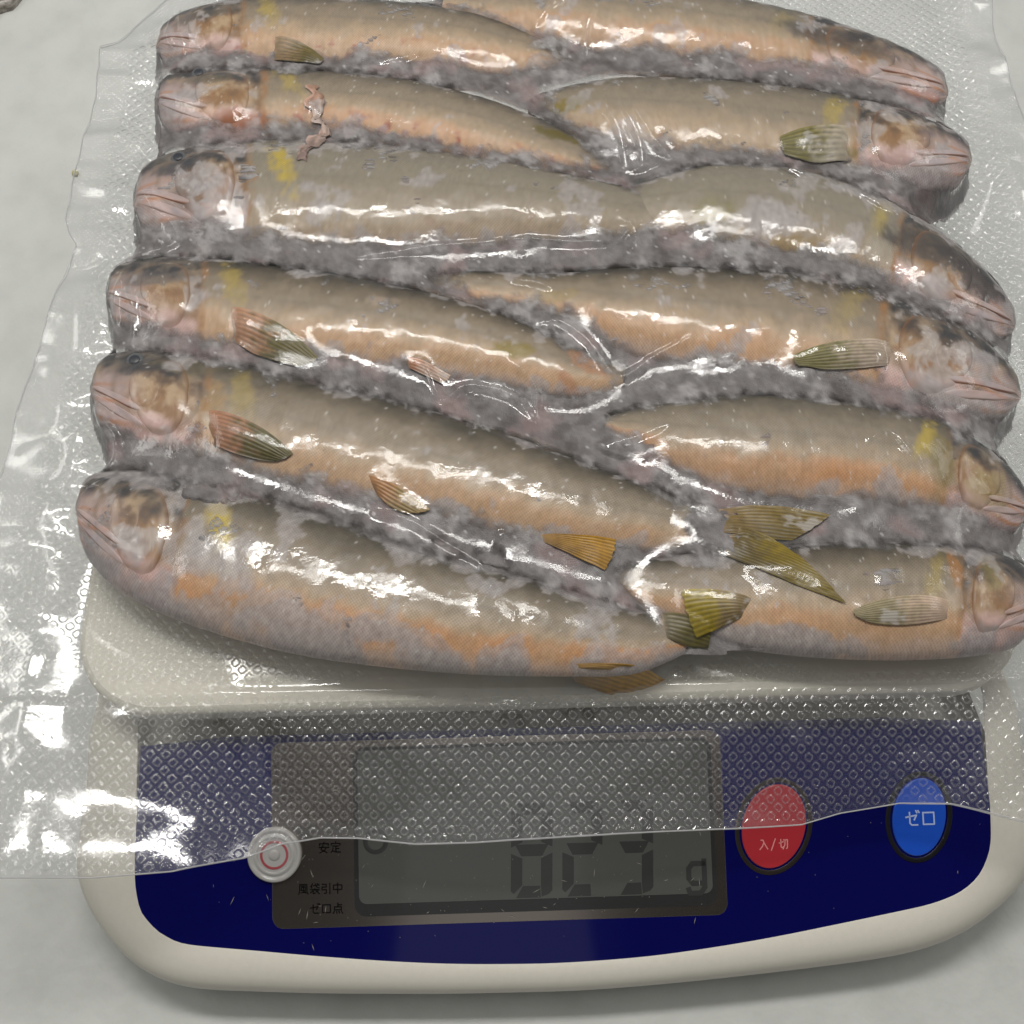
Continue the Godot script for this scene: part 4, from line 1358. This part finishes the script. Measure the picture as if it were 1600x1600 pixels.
# ---------------------------------------------------------------- the bag
func lower_height(x: float, z: float) -> float:
	var y := 63.0
	# side margins lift off the platform's edge and ripple
	var left := smoothstep(-128.0, -140.0, x)
	var right := smoothstep(172.0, 184.0, x)
	var side := maxf(left, right)
	var r := n_coarse.get_noise_2d(z * 0.8, x * 0.35 + (12.0 if x < 0.0 else 70.0)) * 2.4 + n_mid.get_noise_2d(z * 0.3, x * 0.2) * 0.5
	y += side * (4.0 + r * 1.2)
	# the open end droops over the panel
	var t := smoothstep(44.0, 92.0, z)
	var end := smooth_along(pairs(FLAP_ENDS), x) - 4.0 * smoothstep(-60.0, -85.0, x) * (1.0 - smoothstep(72.0, 98.0, z))
	var wave := 1.5 * n_coarse.get_noise_2d(x * 0.5, z * 0.4 + 400.0) * smoothstep(40.0, 60.0, z) + 0.16 * n_mid.get_noise_2d(x * 0.35, z * 0.4) * smoothstep(42.0, 55.0, z)
	y = lerpf(y, end, t) + wave
	for m in FLAP_FOLDS:
		var q := Vector2((x - m[0]) / m[2], (z - m[1]) / m[3]).length_squared()
		if q < 6.0:
			y += m[4] * exp(-q)
	# heat seal: a pressed line across the mouth
	var sz := 47.0 - 0.02 * (x - 10.0)
	y += 0.7 * exp(-pow((z - sz) / 1.2, 2.0))
	return y


func vacuum_bag() -> void:
	var t := thing("vacuum_bag", "clear embossed vacuum bag holding twelve frozen fish on the kitchen scale", "bag", Vector3(16, 63, -60) * MM)
	var L := pairs(BAG_LEFT)
	var R := pairs(BAG_RIGHT)
	var B := pairs(BAG_BOTTOM)
	# upper film: a skin stretched over the pack, sucked down into its hollows
	var under := PackedFloat32Array()
	under.resize(RW * RH)
	for j in RH:
		for i in RW:
			var k := j * RW + i
			under[k] = maxf(pack_top[k] + 0.45, lower_height(RX0 + i * CELL, RZ0 + j * CELL) + 0.5)
	film_top = blurred(blurred(stretched(under, 28, 0.035), 1), 1)
	for c in FILM_CREASES:
		crease(c[0] * 1.7, resample(pairs(c[1]), 3.0))
	# random fine wrinkles near the pack's ends
	var rng := RandomNumberGenerator.new()
	rng.seed = 5
	for k in 12:
		var x := rng.randf_range(-130, -118) if k % 2 == 0 else rng.randf_range(150, 172)
		var z := rng.randf_range(-220, 30)
		var a := rng.randf_range(-1.1, 1.1)
		var l := rng.randf_range(4, 12)
		var w := Vector2(cos(a), sin(a)) * l
		crease(rng.randf_range(0.3, 0.8), PackedVector2Array([Vector2(x, z) - w, Vector2(x, z) + Vector2(0, rng.randf_range(-1.5, 1.5)), Vector2(x, z) + w]))
	var nu := 560
	var nv := 520
	var PU := PackedVector3Array()
	var PL := PackedVector3Array()
	var UV := PackedVector2Array()
	PU.resize(nu * nv)
	PL.resize(nu * nv)
	UV.resize(nu * nv)
	var off := Vector3(16, 63, -60)
	for i in nu:
		var u := float(i) / (nu - 1)
		for j in nv:
			var w := float(j) / (nv - 1)
			# first guess of z, then the edges
			var zb := along(B, lerpf(-160.0, 188.0, u))
			var z := lerpf(-243.0, zb, w)
			var x := lerpf(along(L, z, true), along(R, z, true), u)
			zb = along(B, x)
			z = lerpf(-243.0, zb, w)
			var lo := lower_height(x, z)
			var up := maxf(look(film_top, x, z), lo + 0.3)
			if z > 52.0:
				up = lo + 0.3 + 1.6 * smoothstep(52.0, 80.0, z) * (0.5 + 0.5 * n_coarse.get_noise_2d(x * 0.6, 33.0))
			var k := i * nv + j
			PU[k] = (Vector3(x, up, z) - off) * MM
			PL[k] = (Vector3(x, lo, z) - off) * MM
			UV[k] = Vector2((x + z) * 0.70711 / 3.1, (x - z) * 0.70711 / 3.1)
	# where it clings to the wet fish it hardly shines; where it spans a gap it does
	var clings := PackedByteArray()
	clings.resize(nu * nv)
	for k in nu * nv:
		var w := PU[k] / MM + off
		var gap := w.y - look(pack_top, w.x, w.z)
		clings[k] = 1 if gap < 1.15 + 0.9 * n_coarse.get_noise_2d(w.x + 77.0, w.z * 1.6) + 0.5 * n_mid.get_noise_2d(w.x, w.z) else 0
	part("upper_film", grid(PU, nu, nv, UV, PackedColorArray(), false, false, PackedByteArray(), clings), M.film, t)
	part("clinging_film", grid(PU, nu, nv, UV, PackedColorArray(), false, false, clings), M.clinging, t)
	# lower film: side seals of a finer embossing, the field between them
	var a1 := int(0.034 * nu)
	var a2 := nu - a1
	var j1 := int(0.868 * nv)
	var j2 := int(0.886 * nv)
	sheet("lower_film", PL, UV, nv, a1, a2, 0, j1 + 1, M.embossed, t)
	sheet("mouth_seal", PL, UV, nv, a1, a2, j1, j2 + 1, M.film, t)
	sheet("mouth_flap", PL, UV, nv, a1, a2, j2, nv, M.embossed, t)
	sheet("side_seal", PL, UV, nv, 0, a1 + 1, 0, nv, M.side_seal, t)
	sheet("side_seal", PL, UV, nv, a2 - 1, nu, 0, nv, M.side_seal, t)
	ridges(PL, UV, nu, nv, off, t)
	# the cut edge all round the mouth and the sides
	for src in [PL, PU]:
		var path := PackedVector3Array()
		for j in range(0, nv, 2):
			path.append(src[j])
		for i in range(1, nu, 2):
			path.append(src[i * nv + nv - 1])
		for j in range(nv - 1, -1, -2):
			path.append(src[(nu - 1) * nv + j])
		part("cut_edge", tube(path, 0.00016), M.cut_edge, t)


# the raised rims of the embossing: one rounded square of clear plastic per cell, on the lower film wherever it lies free
func ridges(PL: PackedVector3Array, UV: PackedVector2Array, nu: int, nv: int, off: Vector3, t: Node3D) -> void:
	var q := PackedVector2Array()
	for i in 20:
		var a := TAU * i / 20.0
		q.append(Vector2(pow(absf(cos(a)), 0.45) * signf(cos(a)), pow(absf(sin(a)), 0.45) * signf(sin(a))) * 0.92)
	var P := PackedVector3Array()
	for i in 21:
		var c := q[i % 20]
		var o := (c).normalized()
		for k in 6:
			var b := TAU * k / 6.0
			P.append(Vector3(c.x + o.x * cos(b) * 0.24, sin(b) * 0.15, c.y + o.y * cos(b) * 0.24) * MM)
	var rim := grid(P, 21, 6, PackedVector2Array(), PackedColorArray(), true)
	var where: Array[Transform3D] = []
	var seen := {}
	for i in range(int(0.034 * nu), nu - int(0.034 * nu), 2):
		for j in range(2, nv - 3):
			var k := i * nv + j
			var u := UV[k]
			var id := Vector2i(int(floor(u.x)), int(floor(u.y)))
			if seen.has(id) or absf(u.x - id.x - 0.5) > 0.22 or absf(u.y - id.y - 0.5) > 0.22:
				continue
			var p := PL[k]
			var w := p / MM + off
			if look(pack_top, w.x, w.z) > maxf(w.y + 0.5, 61.5) or (w.z > 44.5 and w.z < 49.5):
				continue
			seen[id] = true
			var du := (PL[k + nv * 2] - PL[k - nv * 2]) if i > 2 and i < nu - 3 else Vector3.RIGHT
			var dz := PL[k + 2] - PL[k - 2]
			var up := dz.cross(du).normalized()
			# to the middle of the cell, then turned onto its diagonals
			var dx: float = ((id.x + 0.5 - u.x) + (id.y + 0.5 - u.y)) * 0.70711 * 3.1
			var dd: float = ((id.x + 0.5 - u.x) - (id.y + 0.5 - u.y)) * 0.70711 * 3.1
			var ex := du.normalized()
			var ez := ex.cross(up).normalized()
			var b := Basis((ex + ez).normalized(), up, (ez - ex).normalized())
			where.append(Transform3D(b, p + (ex * dx + ez * dd) * MM + up * 0.00006))
	var mm := MultiMesh.new()
	mm.transform_format = MultiMesh.TRANSFORM_3D
	mm.mesh = rim
	mm.instance_count = where.size()
	for i in where.size():
		mm.set_instance_transform(i, where[i])
	var o := MultiMeshInstance3D.new()
	o.name = "embossed_rims"
	o.multimesh = mm
	o.material_override = M.rim
	o.set_meta("kind", "stuff")
	t.add_child(o, true)


# one film of some thickness: both of its faces
func sheet(called: String, P: PackedVector3Array, UV: PackedVector2Array, nv: int, i0: int, i1: int, j0: int, j1: int, m: Material, t: Node3D) -> void:
	var Q := PackedVector3Array()
	var V := PackedVector2Array()
	for i in range(i0, i1):
		Q.append_array(P.slice(i * nv + j0, i * nv + j1))
		V.append_array(UV.slice(i * nv + j0, i * nv + j1))
	var st := SurfaceTool.new()
	var g := grid(Q, i1 - i0, j1 - j0, V)
	st.append_from(g, 0, Transform3D.IDENTITY)
	st.append_from(g, 0, Transform3D(Basis.IDENTITY, Vector3(0, -0.00014, 0)))
	part(called, st.commit(), m, t)


func tube(path: PackedVector3Array, r: float) -> ArrayMesh:
	var P := PackedVector3Array()
	for i in path.size():
		var d := (path[mini(i + 1, path.size() - 1)] - path[maxi(i - 1, 0)]).normalized()
		var s := d.cross(Vector3.UP).normalized()
		var u := s.cross(d)
		for k in 6:
			P.append(path[i] + (s * cos(TAU * k / 6) + u * sin(TAU * k / 6)) * r)
	return grid(P, path.size(), 6, PackedVector2Array(), PackedColorArray(), true)


func crease(height: float, p: PackedVector2Array) -> void:
	var wide := 0.9
	var n := p.size()
	var touched := {}
	for s in n - 1:
		var a := p[s]
		var b := p[s + 1]
		var i0 := int((minf(a.x, b.x) - 3.0 - RX0) / CELL)
		var i1 := int((maxf(a.x, b.x) + 3.0 - RX0) / CELL)
		var j0 := int((minf(a.y, b.y) - 3.0 - RZ0) / CELL)
		var j1 := int((maxf(a.y, b.y) + 3.0 - RZ0) / CELL)
		for j in range(maxi(j0, 0), mini(j1 + 1, RH)):
			for i in range(maxi(i0, 0), mini(i1 + 1, RW)):
				var q := Vector2(RX0 + i * CELL, RZ0 + j * CELL)
				var c := Geometry2D.get_closest_point_to_segment(q, a, b)
				var d := q.distance_to(c)
				var f := (s + a.distance_to(c) / maxf(a.distance_to(b), 0.01)) / (n - 1)
				var h := height * exp(-pow(d / wide, 2.0)) * sqrt(maxf(0.0, sin(PI * clampf(f, 0.04, 0.96))))
				var k := j * RW + i
				touched[k] = maxf(touched.get(k, 0.0), h)
	for k in touched:
		film_top[k] += touched[k]


# ---------------------------------------------------------------- small things
func small_things() -> void:
	var s := SphereMesh.new()
	s.radius = 0.0016
	s.height = 0.0022
	s.radial_segments = 9
	s.rings = 5
	var o := part("crumb", s, mat(Color(0.45, 0.42, 0.22), 0.8), self)
	o.position = Vector3(-196.3, 1.0, -206.3) * MM
	o.rotation_degrees = Vector3(20, 30, 10)
	var e := PackedVector2Array()
	for q in resample(pairs([-243.5, -318.2, -247.0, -312.5, -252.0, -309.0, -258.0, -302.5, -300.0, -290.0, -330.0, -330.0, -300.0, -370.0, -244.0, -352.0, -240.5, -327.0]), 3.0, true):
		e.append(q + Vector2(n_mid.get_noise_2d(q.x, q.y), n_mid.get_noise_2d(q.y, q.x)) * 1.5)
	var pm := mat(Color.WHITE, 0.35, 0.5)
	pm.albedo_texture = ramp(noise_tex(0.03, 4, 41), [[0.2, Color(0.13, 0.115, 0.095)], [0.5, Color(0.30, 0.27, 0.235)], [0.8, Color(0.44, 0.41, 0.38)]])
	var pk := part("wrapped_package", slab(e, 0.2, 5.0, 2.0), tri(pm, 25.0), self)
	tag(pk, "grey-brown speckled wrapped package just showing in the table's far left corner", "package")
	tag(o, "small yellowish crumb on the table beside the bag's left edge", "crumb")
